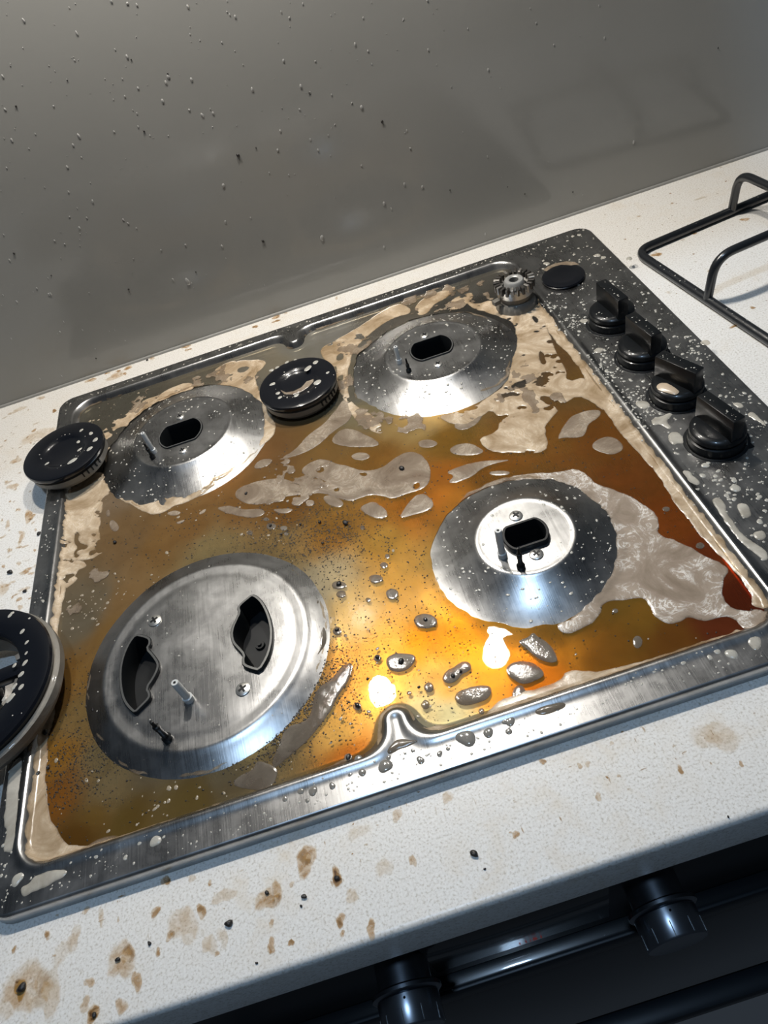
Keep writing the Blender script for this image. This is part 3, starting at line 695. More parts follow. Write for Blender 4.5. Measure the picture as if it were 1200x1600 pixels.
def onliq(x, y): return np.maximum(LEVEL + .00025, steel_z(x, y) + .0002)
ZF = LEVEL + .0004
def c4(p): return [(600 + a / 2, 650 + b / 2) for a, b in p]
def c5(p): return [(700 + a / 2.4, 330 + b / 2.4) for a, b in p]
def c6(p): return [(380 + a / 2.4, 430 + b / 2.4) for a, b in p]
def c3b(p): return [(400 + a / 2.4, 900 + b / 2.4) for a, b in p]
BIG = []      # (outline, holes, kind)
BIG.append(([(792, 745), (835, 739), (880, 737), (900, 732), (920, 742), (932, 757), (970, 767), (1005, 785), (1027, 805), (1030, 822), (1025, 831), (1035, 837), (1065, 847), (1100, 867), (1130, 882), (1139, 892), (1132, 902), (1127, 917), (1128, 935), (1143, 950), (1167, 957), (1185, 950), (1205, 960), (1180, 1000), (1157, 977), (1145, 967), (1127, 962), (1117, 966), (1103, 970), (1090, 968), (1075, 962), (1063, 970), (1048, 976), (1033, 970), (1020, 958), (1015, 947), (1010, 935), (995, 934), (950, 940), (941, 947), (942, 955), (930, 970), (910, 982), (890, 990), (872, 986), (870, 974), (900, 965), (935, 925), (955, 870), (945, 810), (905, 765), (850, 750), (800, 752)], [], 'foam'))
# band along the right bead
BIG.append(([(835, 478), (860, 526), (883, 547), (908, 578), (915, 600), (904, 620), (933, 630), (950, 647), (967, 676), (986, 694), (1009, 719), (1028, 744), (1044, 769), (1063, 797), (1087, 828), (1115, 858), (1141, 884), (1162, 908), (1175, 933), (1176, 950), (1260, 960), (1140, 760), (990, 560), (900, 440), (850, 440)], [], 'foam'))
# band along the front
BIG.append(([(1157, 977), (1130, 995), (1080, 1007), (1030, 1025), (970, 1042), (920, 1050), (885, 1047), (875, 1062), (845, 1075), (820, 1080), (800, 1085), (775, 1097), (758, 1117), (733, 1127), (708, 1133), (693, 1132), (670, 1136), (657, 1139), (648, 1132), (647, 1118), (637, 1105), (623, 1100), (607, 1105), (595, 1118), (591, 1135), (590, 1170), (587, 1177), (567, 1185), (537, 1195), (520, 1203), (430, 1231), (300, 1272), (200, 1303), (150, 1317), (127, 1322), (103, 1317), (93, 1302), (83, 1287), (77, 1268), (70, 1225), (75, 1180), (74, 1156), (84, 1128), (88, 1060), (90, 988), (94, 960), (100, 930), (108, 905), (60, 900), (20, 1200), (10, 1370), (70, 1390), (300, 1320), (700, 1180), (1200, 1030)], [], 'foam'))
# left block
BIG.append(([(60, 930), (103, 920), (113, 912), (123, 903), (118, 893), (138, 884), (128, 876), (115, 875), (143, 874), (150, 868), (162, 862), (162, 853), (156, 840), (155, 822), (158, 806), (161, 790), (160, 776), (166, 790), (172, 780), (170, 765), (182, 770), (190, 785), (205, 788), (220, 797), (240, 806), (262, 798), (272, 790), (300, 783), (345, 752), (380, 722), (400, 695), (396, 688), (370, 715), (320, 755), (270, 776), (220, 779), (190, 765), (175, 745), (150, 735), (90, 740), (60, 830)],
    [[(118, 832), (123, 833), (120, 845), (128, 850), (137, 852), (134, 858), (125, 858), (118, 864), (125, 868), (117, 872), (115, 862), (121, 856), (116, 846)], [(140, 862), (150, 858), (150, 864), (140, 868)]], 'foam'))
BIG.append(([(157, 676), (167, 667), (177, 658), (192, 650), (205, 640), (217, 630), (230, 622), (247, 618), (262, 608), (285, 598), (300, 597), (305, 606), (285, 617), (262, 626), (245, 633), (227, 643), (208, 656), (207, 667), (193, 665), (178, 671), (172, 690), (176, 715), (168, 730), (150, 700)], [], 'foam'))
BIG.append(([(330, 582), (345, 570), (365, 563), (390, 562), (416, 562), (412, 575), (398, 585), (400, 600), (412, 620), (425, 650), (432, 668), (424, 684), (405, 700), (402, 690), (412, 670), (404, 640), (388, 616), (365, 604), (340, 603), (352, 592)], [[(372, 575), (390, 572), (385, 580), (372, 583)]], 'foam'))
BIG.append((c6([(280, 275), (350, 240), (440, 190), (520, 130), (600, 100), (640, 140), (560, 160), (500, 200), (450, 240), (410, 290), (395, 350), (392, 420), (400, 470), (440, 500), (510, 540), (530, 600), (470, 582), (455, 530), (420, 555), (380, 470), (345, 400), (310, 330)]),
    [c6([(350, 300), (372, 290), (378, 310), (352, 322)]), c6([(330, 345), (352, 340), (350, 365), (335, 372)]), c6([(352, 380), (375, 372), (372, 398), (356, 402)])], 'foam'))
BIG.append((c6([(640, 120), (680, 80), (740, 60), (790, 40), (795, 52), (775, 78), (720, 105), (685, 148), (655, 150)]), [], 'foam'))
BIG.append((c6([(745, 130), (770, 100), (800, 80), (865, 60), (862, 85), (840, 105), (800, 130)]), [], 'foam'))
# back right mass below the small burner
BIG.append((c5([(60, 330), (110, 350), (160, 330), (200, 360), (300, 380), (335, 340), (360, 400), (385, 470), (400, 510), (440, 590), (450, 640), (510, 618), (530, 650), (600, 760), (540, 715), (490, 690), (430, 722), (400, 700), (350, 690), (345, 712), (420, 738), (385, 780), (360, 820), (380, 882), (340, 907), (260, 903), (180, 905), (130, 882), (115, 850), (180, 830), (200, 780), (160, 740), (130, 770), (60, 810), (0, 790), (-40, 770), (20, 755), (100, 735), (150, 695), (220, 645), (235, 580), (262, 500), (252, 420), (190, 395), (130, 375), (85, 360)]),
    [c5([(340, 530), (350, 522), (368, 560), (362, 576), (345, 565)]), c5([(310, 395), (325, 390), (342, 410), (330, 422)]), c5([(235, 650), (300, 625), (318, 630), (290, 650), (240, 665)])], 'foam'))
MID = []
MID.append(([(470, 732), (484, 722), (505, 715), (526, 724), (547, 728), (563, 736), (597, 732), (613, 717), (638, 704), (659, 709), (672, 726), (674, 747), (663, 763), (634, 772), (613, 780), (601, 776), (580, 772), (563, 778), (547, 784), (522, 776), (505, 770), (472, 772), (442, 776), (413, 788), (385, 788), (366, 776), (368, 765), (390, 754), (430, 746), (451, 749), (472, 760), (490, 764), (513, 757), (506, 750), (484, 745), (472, 740)],
    [[(493, 733), (503, 729), (507, 735), (497, 739)], [(560, 738), (572, 738), (574, 743), (564, 744)], [(645, 757), (655, 753), (656, 761), (646, 765)], [(521, 763), (530, 761), (530, 767), (522, 768)]]))
for q in ([(622, 809), (638, 784), (659, 767), (680, 784), (672, 797), (638, 807)], [(559, 792), (584, 782), (595, 790), (609, 807), (588, 811), (572, 803)],
          [(695, 738), (713, 730), (747, 720), (805, 717), (770, 725), (755, 730), (734, 747), (709, 755), (699, 753), (711, 743)], [(699, 703), (713, 693), (738, 692), (759, 705), (742, 711), (713, 711)],
          [(652, 690), (667, 685), (682, 689), (684, 695), (670, 700), (656, 698)], [(869, 687), (883, 659), (900, 645), (937, 638), (940, 649), (917, 663), (915, 680), (900, 684), (878, 684)],
          [(923, 699), (931, 686), (954, 680), (973, 692), (974, 703), (960, 711), (938, 706)], [(515, 688), (534, 668), (559, 672), (601, 695), (567, 699), (530, 697)], [(547, 713), (555, 707), (570, 706), (580, 713), (570, 719), (554, 719)],
          [(434, 718), (463, 701), (480, 680), (505, 663), (526, 638), (538, 622), (548, 634), (551, 655), (517, 676), (497, 697), (463, 713)], [(395, 732), (400, 722), (412, 716), (428, 717), (420, 727), (407, 732)],
          [(705, 665), (734, 642), (759, 638), (747, 663), (722, 673)], [(762, 738), (775, 734), (797, 736), (797, 742), (770, 743)]): MID.append((q, []))
c1 = lambda p: [(a / 2, 550 + b / 2) for a, b in p]
for q in ([(670, 485), (720, 478), (760, 492), (820, 488), (832, 505), (790, 522), (740, 510), (700, 502)], [(515, 505), (545, 492), (570, 500), (548, 514)], [(620, 500), (645, 488), (640, 500), (622, 510)], [(545, 532), (585, 520), (560, 540)], [(340, 535), (350, 520), (375, 545), (365, 562), (350, 558)], [(330, 495), (343, 490), (343, 515), (333, 515)],
          [(850, 488), (900, 488), (920, 492), (890, 505), (860, 500)], [(1005, 450), (1040, 445), (1080, 470), (1060, 490), (1020, 475)], [(955, 460), (985, 462), (980, 480), (955, 482)], [(1120, 478), (1180, 470), (1215, 500), (1200, 520), (1160, 505)]):
    MID.append((c1(q), []))
LOW = [c3b(q) for q in ([(590, 165), (600, 145), (640, 138), (672, 152), (684, 175), (665, 193), (630, 197), (600, 188)],
        [(485, 320), (495, 300), (525, 288), (570, 290), (600, 300), (592, 325), (570, 350), (535, 362), (500, 352)],
        [(697, 375), (715, 352), (745, 338), (765, 320), (795, 318), (808, 335), (800, 355), (770, 368), (755, 392), (725, 404), (700, 395)],
        [(740, 460), (752, 435), (790, 420), (835, 408), (880, 412), (886, 435), (868, 462), (820, 480), (770, 487)],
        [(938, 340), (960, 322), (1000, 316), (1045, 325), (1082, 360), (1075, 378), (1040, 395), (1000, 407), (960, 385), (940, 365)],
        [(980, 245), (1005, 235), (1020, 230), (1040, 208), (1055, 228), (1090, 245), (1118, 275), (1133, 315), (1120, 325), (1080, 322), (1045, 300), (1010, 270)],
        [(358, 320), (363, 350), (345, 400), (310, 440), (285, 500), (240, 560), (190, 620), (130, 672), (62, 730), (60, 690), (85, 640), (110, 560), (200, 545), (215, 450), (240, 410), (280, 390), (320, 335)],
        [(225, 162), (248, 175), (266, 215), (262, 262), (235, 300), (210, 345), (190, 335), (186, 300), (200, 250), (198, 200)],
        [(190, 70), (215, 62), (238, 90), (235, 120), (215, 130), (195, 100)],
        [(958, 440), (975, 410), (1000, 408), (1015, 440), (1000, 470), (965, 468)])]
LOW.append([(438, 1200), (425, 1232), (405, 1236), (360, 1228), (372, 1212), (395, 1203), (400, 1188), (412, 1190)][::-1])
for cx, cy, rx, ry in ((670, 1074, 8, 8), (664.6, 1101, 7, 7.5), (639.6, 1083, 4, 3.5), (558, 1103, 6.5, 6.5), (527, 985.5, 7, 7), (612.5, 928, 10, 9), (529, 914, 12, 7), (533, 928, 8, 6), (587, 904, 11, 7), (575, 937, 4.5, 4), (589.6, 1028, 6, 6), (544, 1184, 6.5, 7), (752, 1111, 5, 5), (793, 1001, 0, 0), (996, 1003, 8, 10), (600, 883, 6, 5), (605, 869, 4, 4), (540, 993, 3, 3), (961, 954, 5, 4), (1041, 795, 6, 4), (1094, 852, 7, 5), (566, 824, 4, 4), (447, 834, 4, 3), (423, 822, 8, 5), (390, 832, 5, 4), (443, 825, 6, 4), (416, 811, 5, 3), (655, 820, 0, 0)):
    if rx: LOW.append([(cx + rx * math.cos(a) * (1 + .08 * math.sin(3 * a + cx)), cy + ry * math.sin(a)) for a in np.linspace(0, 2 * math.pi, 12, endpoint=False)])
nf = 0
def patch(P, holes, mat_, lo, h, na, step, lacy=False):
    Pw = dens(pp(P, ZF), 2 if len(P) < 40 else 1); Hw = [dens(pp(q, ZF), 1) for q in holes]; s = random.random() * 50
    b = (Pw[:, 0].min() - .003, Pw[:, 0].max() + .003, Pw[:, 1].min() - .003, Pw[:, 1].max() + .003)
    def fld(x, y):
        f = sd_poly(Pw, x, y)
        for q in Hw: f = np.minimum(f, -sd_poly(q, x, y))
        f = f + na * fbm(x, y, 150, s, 3)
        if lacy: f = np.minimum(f, (.40 - fbm(x * .8 + y * .3, y, 95, s + 7, 4)) * .020)
        return np.minimum(f, shore(x, y) + .0022 + .0012 * fbm(x, y, 240, 2, 2))
    def zf(x, y, f): return np.maximum(lev(x, y, shore(x, y)), steel_z(x, y) + .0001) + .00015 + h * (1 - np.exp(-f / .0012)) + h * .10 * fbm(x, y, 200, s, 2) * np.clip(f / .002, 0, 1)
    return iso('foam_patch', fld, b, step, zf, mat_, liq, {'dens': lambda x, y, f: np.clip(lo + f / .0016, 0, 1)})
for i, (P, Hs, k) in enumerate(BIG): patch(P, Hs, M_FOAMV if i == 0 else M_FOAMB, .45, .0005, .0012, .0011, i > 2)
for P, Hs in MID: patch(P, Hs, M_FOAM, .6, .0004, .0006, .0010)
for P in LOW: patch(P, [], M_FILM, .75, .00035, .0004, .0008)
# thin scum line clinging to every shore
def scum(x, y):
    s = shore(x, y); w = -.0012 + .0060 * np.clip(fbm(x, y, 28, 41) + .05, 0, 1)
    return np.minimum(s + .0008, w - s) + .0005 * fbm(x, y, 230, 43, 3)
o = iso('scum_line', scum, (0, .5, 0, D), .0012, lambda x, y, f: np.maximum(LEVEL + .0008, steel_z(x, y)) + .0001 + .0002 * (1 - np.exp(-f / .001)), M_FOAM, liq, {'dens': lambda x, y, f: np.clip(.25 + f / .0022, 0, .9)})
tag(o, kind='stuff')
# lacy fragments of foam round the back burners
def lace(x, y):
    n = fbm(x, y, 95, 61, 4); reg = np.zeros(x.shape) - 1
    for px, py, r in ((330, 600, .035), (215, 640, .022), (560, 545, .022), (535, 590, .020), (650, 470, .03), (720, 465, .03), (390, 600, .022), (570, 650, .02), (640, 660, .018), (130, 830, .014), (150, 900, .010), (115, 960, .010), (470, 750, .03), (820, 610, .03)):
        c = U(px, py, LEVEL); reg = np.maximum(reg, 1 - np.hypot(x - c[0], y - c[1]) / r)
    f = (n + np.clip(reg, -1, .6) * .60 - .34) * .010
    return np.minimum(f, shore(x, y) + .001)
o = iso('foam_lace', lace, (0, .5, 0, D), .0011, lambda x, y, f: np.maximum(LEVEL + .0003, steel_z(x, y)) + .0002 + .0004 * (1 - np.exp(-f / .001)), M_FOAM, liq, {'dens': lambda x, y, f: np.clip(.4 + f / .0012, 0, .9)})
if o: tag(o, kind='stuff')

# grit and bubbles in the liquid
items = []; bub = []
def cluster(px, py, sig, n, r0, r1, out, asp=1.2, hf=.5):
    c = U(px, py, LEVEL)
    for _ in range(n):
        x, y = c + rng.normal(size=2) * sig * np.array([1.3, 1])
        s = shore(np.array([x]), np.array([y]))[0]
        if s < .001: continue
        out.append(hdrop(x, y, float(lev(0, 0, s)) + .0001, r0 + (r1 - r0) * rng.random() ** 3, 1 + rng.random() * .5, rng.random() * 3, hf))
for px, py, sg, n_ in ((470, 825, .020, 420), (520, 840, .014, 260), (430, 830, .02, 200), (540, 870, .02, 160), (600, 830, .04, 260), (455, 1120, .011, 420), (430, 1160, .010, 260), (480, 1060, .012, 300), (500, 1030, .014, 160), (120, 1180, .014, 260), (115, 1220, .014, 240), (150, 1130, .016, 140), (330, 810, .03, 160), (220, 850, .03, 150), (640, 960, .04, 260), (680, 1020, .04, 200), (300, 1240, .04, 130), (120, 1060, .012, 90), (800, 735, .03, 160), (960, 700, .03, 60), (1060, 820, .02, 40), (560, 1100, .03, 120), (1000, 980, .03, 60), (440, 700, .04, 90)):
    cluster(px, py, sg * 1.1, n_ * 3, .00017, .0007, items)
blob_mesh('burnt_grit', items, M_GRIT, liq, 5)
for px, py, sg, n_ in ((130, 960, .010, 46), (170, 930, .014, 20), (420, 825, .014, 30), (240, 1270, .03, 70), (560, 1110, .02, 20), (700, 1000, .05, 30), (330, 1250, .03, 40), (200, 640, .02, 40), (1060, 980, .02, 10), (470, 1110, .012, 26), (300, 800, .02, 24)):
    cluster(px, py, sg, n_, .0004, .0014, bub, hf=.22)
blob_mesh('soap_bubbles', bub, simple('tan_bubble', (.30, .25, .18), .2, 0, coat=.4), liq, 10)
drk = []
for px, py, r in ((628, 733, 7), (385, 772, 4), (500, 817, 4), (540, 818, 7), (627, 1034, 6), (708, 1057, 4), (180, 848, 5), (423, 822, 4), (440, 836, 3), (147, 1110, 6), (545, 1184, 5), (559, 1103, 5), (527, 985, 4), (530, 913, 6), (590, 1028, 4), (72, 1145, 6), (60, 1210, 5), (665, 969, 4), (76, 1200, 4), (575, 1062, 3), (470, 820, 3), (505, 850, 3), (720, 1050, 3), (655, 1075, 3)):
    q = U(px, py, LEVEL); drk.append(hdrop(q[0], q[1], LEVEL + .0010, r / 3200, 1.25, rng.random() * 3, .7))
blob_mesh('burnt_specks', drk, M_CRUMB, liq, 7)

# ------------------------------------------------------------------ soap splatter on the steel
def scat(n, fn, r0, r1, pw=3.0, hf=.28, asp=.5):
    out = []
    while len(out) < n:
        x, y = fn(); r = r0 + (r1 - r0) * rng.random() ** pw
        if not (.002 < x < W - .002 and .002 < y < D - .002): continue
        if shore(np.array([x]), np.array([y]))[0] > -.001: continue
        if hob_field(np.array([x]), np.array([y]))[0] < .002: continue
        out.append(hdrop(x, y, sz(x, y) - .00003, r, 1 + rng.random() * asp, rng.random() * 3.1, hf))
    return out
SP = []
SP += scat(1500, lambda: (.500 + .078 * rng.random(), .01 + .5 * rng.random()), .00022, .0014, 3.6)
for px, py, n_, sg in ((950, 560, 90, .010), (890, 505, 90, .008), (990, 620, 120, .012), (1010, 650, 80, .009), (1085, 540, 60, .010), (1150, 640, 50, .010), (1130, 770, 70, .014), (930, 590, 60, .008), (850, 480, 40, .006)):
    c = U(px, py, HZ); SP += scat(n_, lambda: tuple(c + rng.normal(size=2) * sg * 1.15), .0003, .0014, 2.4)
SP += scat(330, lambda: (rng.random() * .49, rng.random() * .019 + .001), .0002, .0009, 2.5)
SP += scat(190, lambda: (rng.random() * .5, .499 + .009 * rng.random()), .0003, .0011)
SP += scat(170, lambda: (rng.random() * .013 + .001, rng.random() * .5), .0003, .0012, 2.4)
for k, n_ in (('a', 520), ('b', 620), ('d', 360)):
    c = DOMES[k][0]
    def fn(c=c):
        a = rng.random() * 6.283; r = .022 + .060 * rng.random() ** .6; return c[0] + r * math.cos(a), c[1] + r * math.sin(a)
    SP += scat(n_, fn, .0002, .0013, 3.5)
SP += scat(160, lambda: (D3[0] + rng.normal() * .05, D3[1] + rng.normal() * .05), .0002, .0007)
blob_mesh('soap_splatter', SP, M_DROP, hob, 8)
# larger drops traced one by one
def tr(px, py, rx, ry=None): return (px, py, rx, ry or rx * .7)
BIGD = [(243, 1314, 9, 8), (218, 1317, 4, 4), (196, 1340, 4, 4), (150, 1337, 5, 3), (1120, 1017, 6, 4), (1143, 1022, 9, 5), (1109, 1027, 4.5, 3), (1067, 1035, 5, 3), (1051, 1041, 3.5, 2.5), (1021, 1048, 5, 3), (1087, 1027, 3, 2),
        (1102, 727, 6, 4), (1098, 743, 5, 3.5), (1147, 750, 5, 3.5), (1149, 763, 8, 6), (1135, 774, 4, 3), (1147, 780, 4, 3), (1187, 776, 4, 3), (1187, 815, 5, 3.5), (1118, 744, 4, 2.5), (854, 412, 5, 3), (895, 369, 3, 2), (983, 404, 5, 3), (905, 367, 3.5, 2), (933, 399, 5, 3.5), (943, 402, 4, 3),
        (560, 1186, 7, 6), (607, 1184, 5, 4), (602, 1197, 12, 8), (657, 1188, 7, 6), (687, 1178, 5.5, 6), (566, 1207, 7, 6), (645, 1173, 4, 3), (633, 1177, 3, 2.5), (790, 1127, 7, 6), (728, 1153, 16, 9), (763, 1145, 9, 8), (797, 1127, 9, 6), (795, 1143, 6, 5), (470, 1236, 6, 6), (489, 1236, 8, 7), (480, 1251, 4, 4), (519, 1228, 6, 5), (445, 1248, 5, 4), (250, 1303, 4, 3), (27, 1374, 9, 10), (870, 1107, 5, 4), (700, 1170, 4, 3), (547, 1210, 4, 4)]
it = []; itw = []
for px, py, rx, ry in BIGD:
    q = U(px, py, HZ); dist = math.hypot(q[0] - CAM[0], q[1] - CAM[1]); sc = 1140 / math.hypot(dist, .4)
    d = hdrop(q[0], q[1], HZ - .0001, rx / sc * .92, .95, .2, .22)
    (itw if (500 < px < 880 and py > 1100) or (430 < px < 530 and py > 1200) else it).append(d)
blob_mesh('foam_drops', it, M_DROP, hob, 18); blob_mesh('clear_drops', itw, simple('wet_grey_drop', (.20, .19, .17), .1, 0, coat=1), hob, 18)
def on_steel(name, P, holes=(), m=M_FOAM, h=.0006, na=.0006, lo=.6):
    Pw = dens(pp(P, HZ), 2); s = random.random() * 50
    b = (Pw[:, 0].min() - .002, Pw[:, 0].max() + .002, Pw[:, 1].min() - .002, Pw[:, 1].max() + .002)
    return iso(name, lambda x, y: sd_poly(Pw, x, y) + na * fbm(x, y, 260, s, 2), b, .0008, lambda x, y, f: steel_z(x, y) + h * (1 - np.exp(-f / .001)), m, hob, {'dens': lambda x, y, f: np.clip(lo + f / .0015, 0, 1)})
M_SOAP = foam_mat('pale_soap_puddle', (.40, .37, .31), (.52, .49, .43), (.62, .58, .50), .8, .2)
for P in ([(33, 1385), (45, 1382), (52, 1370), (75, 1362), (95, 1358), (105, 1360), (104, 1367), (85, 1378), (65, 1390), (50, 1393), (37, 1402), (32, 1395)],
          [(5, 1335), (6, 1320), (12, 1295), (5, 1290), (9, 1255), (14, 1200), (30, 1180), (36, 1190), (30, 1230), (28, 1270), (24, 1310), (20, 1333), (8, 1330)],
          [(1167, 1003), (1172, 996), (1185, 994), (1190, 1000), (1188, 1015), (1180, 1017), (1172, 1010)],
          [(1112, 783), (1118, 776), (1128, 780), (1134, 790), (1135, 803), (1145, 815), (1160, 835), (1180, 848), (1200, 862), (1200, 880), (1175, 862), (1150, 840), (1130, 812), (1122, 798)],
          [(1151, 790), (1158, 785), (1168, 788), (1174, 800), (1172, 808), (1160, 810), (1154, 800)], [(1175, 833), (1188, 828), (1197, 832), (1196, 842), (1186, 845), (1178, 840)],
          [(1065, 735), (1078, 735), (1084, 745), (1094, 753), (1092, 759), (1080, 757), (1072, 748)],
          [(1017, 655), (1035, 650), (1048, 642), (1052, 648), (1040, 658), (1050, 668), (1045, 672), (1032, 662), (1020, 666)], [(1045, 676), (1060, 674), (1066, 682), (1073, 694), (1060, 692), (1052, 696), (1044, 690)],
          [(992, 627), (1010, 625), (1018, 634), (1005, 640), (995, 636)], [(1092, 535), (1105, 530), (1112, 538), (1100, 540)], [(1165, 648), (1175, 641), (1190, 655), (1200, 668), (1190, 662), (1178, 655)], [(902, 500), (920, 497), (928, 504), (912, 507)],
          [(925, 549), (935, 542), (947, 545), (935, 553)], [(1142, 630), (1155, 628), (1165, 636), (1155, 638)]):
    on_steel('soap_puddle', P, (), M_SOAP, .0007)
on_steel('soap_puddle', [(604, 1176), (612, 1163), (622, 1154), (640, 1156), (657, 1158), (640, 1166), (622, 1172), (610, 1179)], (), M_FILM, .0008, .0002, .9)
on_steel('soap_puddle', [(833, 1113), (845, 1105), (880, 1096), (886, 1103), (870, 1112), (845, 1119)], (), M_FILM, .0008, .0002, .8)

# ------------------------------------------------------------------ stains and crumbs on the worktop
def stain(pxs):
    V = []; F = []; A = []
    for px, py, rx, ry, dn in pxs:
        q = U(px, py, 0); dist = np.linalg.norm(np.array([q[0], q[1], 0]) - CAM); sc = FPX / dist
        b = len(V); n = 16; ph = rng.random() * 6
        V.append((q[0], q[1], .00018)); A.append(dn)
        for ring, (rr, aa) in enumerate(((.45, .95), (.8, .7), (1.0, 0))):
            for k in range(n):
                a = 2 * math.pi * k / n; w = rr * (1 + .22 * math.sin(2 * a + ph) + .13 * math.sin(3 * a + 2 * ph) + .08 * math.sin(5 * a + ph))
                V.append((q[0] + rx * .85 / sc * w * math.cos(a), q[1] + ry * .85 / sc * 1.3 * w * math.sin(a), .00015)); A.append(dn * aa)
        for k in range(n): F.append((b, b + 1 + k, b + 1 + (k + 1) % n))
        for r_ in range(2):
            for k in range(n): k2 = (k + 1) % n; F.append((b + 1 + r_ * n + k, b + 1 + (r_ + 1) * n + k, b + 1 + (r_ + 1) * n + k2, b + 1 + r_ * n + k2))
    ob = meshof('splash_stains', V, F, M_STAIN, wt); at = ob.data.attributes.new('dens', 'FLOAT_COLOR', 'POINT')
    at.data.foreach_set('color', np.repeat(np.array(A, np.float32)[:, None], 4, 1).ravel()); tag(ob, kind='stuff')
S = [(1118, 1151, 34, 24, .34), (478, 1344, 17, 22, .8), (480, 1340, 8, 8, .6), (526, 1370, 10, 12, 1.0), (526, 1370, 5, 5, 1), (418, 1405, 20, 16, .6), (432, 1395, 8, 20, .55), (315, 1424, 9, 9, .75), (287, 1445, 24, 26, .35), (266, 1462, 7, 7, .6), (190, 1500, 20, 26, .5), (200, 1490, 10, 14, .6), (75, 1550, 20, 30, .35), (40, 1545, 36, 34, .45), (32, 1545, 10, 12, 1), (145, 1585, 9, 12, 1), (133, 1570, 9, 8, .5), (214, 1533, 9, 12, .55), (140, 1535, 9, 6, .5), (190, 1572, 12, 8, .5), (424, 1478, 8, 9, .75), (455, 1473, 5, 5, .8), (532, 1438, 8, 9, .8), (535, 1459, 5, 4, .7), (580, 1452, 8, 12, .75), (598, 1466, 7, 6, .6),
     (620, 1274, 9, 10, .5), (699, 1246, 9, 10, .4), (806, 1304, 6, 6, .7), (848, 1190, 7, 4, .9), (645, 1345, 6, 9, .6), (935, 1245, 6, 6, .55), (906, 1197, 5, 4, .7), (1063, 1203, 5, 6, .8), (1158, 1194, 4, 4, .7), (259, 1376, 8, 7, .9), (300, 1373, 9, 4, .4), (328, 1380, 4, 4, .7), (243, 1425, 8, 7, .7), (115, 1468, 12, 14, .35), (95, 1490, 12, 16, .25), (74, 1461, 5, 6, .7), (350, 1400, 20, 10, .35), (22, 1484, 4, 4, .6), (328, 1476, 12, 14, .35), (348, 1465, 10, 12, .3), (247, 1488, 5, 5, .6), (339, 1490, 4, 4, .6), (424, 1443, 5, 5, .5), (135, 1422, 5, 5, .5), (158, 1432, 5, 12, .35), (865, 1406, 4, 4, .5), (550, 1400, 14, 8, .4), (230, 1595, 6, 6, .7), (560, 1300, 20, 10, .2), (600, 1355, 14, 14, .25),
     (1026, 398, 9, 5, .75), (1164, 343, 8, 4, .75), (1084, 365, 5, 3, .7), (1176, 481, 5, 3, .7), (1147, 510, 8, 3, .75), (1045, 457, 6, 3, .3), (998, 338, 4, 2, .4), (1050, 318, 4, 2, .4), (1067, 375, 3, 2, .4), (1108, 424, 4, 3, .6), (1095, 310, 10, 3, .25),
     (45, 807, 9, 13, .7), (50, 808, 6, 6, .6), (20, 760, 12, 6, .45), (34, 840, 5, 14, .45), (40, 893, 12, 5, .6), (15, 860, 6, 4, .5), (12, 820, 5, 8, .4), (30, 855, 6, 3, .5), (40, 920, 10, 4, .35), (5, 920, 12, 12, .3), (85, 642, 5, 4, .9), (142, 594, 10, 5, .6), (180, 588, 20, 7, .45), (200, 575, 10, 4, .7), (60, 680, 30, 14, .3), (25, 720, 10, 6, .4), (64, 622, 8, 4, .5), (168, 583, 5, 3, .8), (30, 640, 12, 6, .3), (185, 580, 5, 3, .7)]
for _ in range(70):   # row of brown splashes between hob and splashback
    t = rng.random(); px = 150 + 620 * t; py = 592 - 226 * t + rng.normal() * 9 - 3; S.append((px, py, 3 + 9 * rng.random() ** 2, 2 + 2.5 * rng.random(), .3 + .6 * rng.random()))
for _ in range(90):
    S.append((rng.random() * 75, 640 + 330 * rng.random(), 2 + 5 * rng.random() ** 2, 1.5 + 3 * rng.random() ** 2, .2 + .4 * rng.random()))
for _ in range(140):
    px = rng.random() * 1200; py = 1440 - .3 * px + rng.normal() * 60 + 30; S.append((px, py, 1 + 5 * rng.random() ** 3, 1 + 4 * rng.random() ** 3, .2 + .5 * rng.random()))
for _ in range(110):
    px = 940 + 260 * rng.random(); py = 260 + 260 * rng.random(); S.append((px, py, .8 + 2.2 * rng.random() ** 3, .6 + 1.4 * rng.random() ** 2, .2 + .5 * rng.random()))
S = [s for s in S if not (-.001 < U(s[0], s[1], 0)[0] < W and -.001 < U(s[0], s[1], 0)[1] < D) and -.066 < U(s[0], s[1], 0)[1] < .553]
stain(S)
def crumb(px, py, r, label, group=None):
    q = U(px, py, .001); bm = bmesh.new(); bmesh.ops.create_icosphere(bm, subdivisions=2, radius=.6)
    s = rng.random() * 9
    for v in bm.verts:
        w = 1 + .35 * math.sin(v.co.x * 3 + s) * math.cos(v.co.y * 4 + s); v.co = Vector((v.co.x * w * 1.15, v.co.y * w * .9, max(v.co.z, -.6) * .6 + .36)) * r
    o = bmobj('charred_crumb', bm, M_CRUMB, None, 0); o.location = (q[0], q[1], 0); o.rotation_euler[2] = rng.random() * 6
    tag(o, label, 'crumb', 'charred crumbs on the worktop')
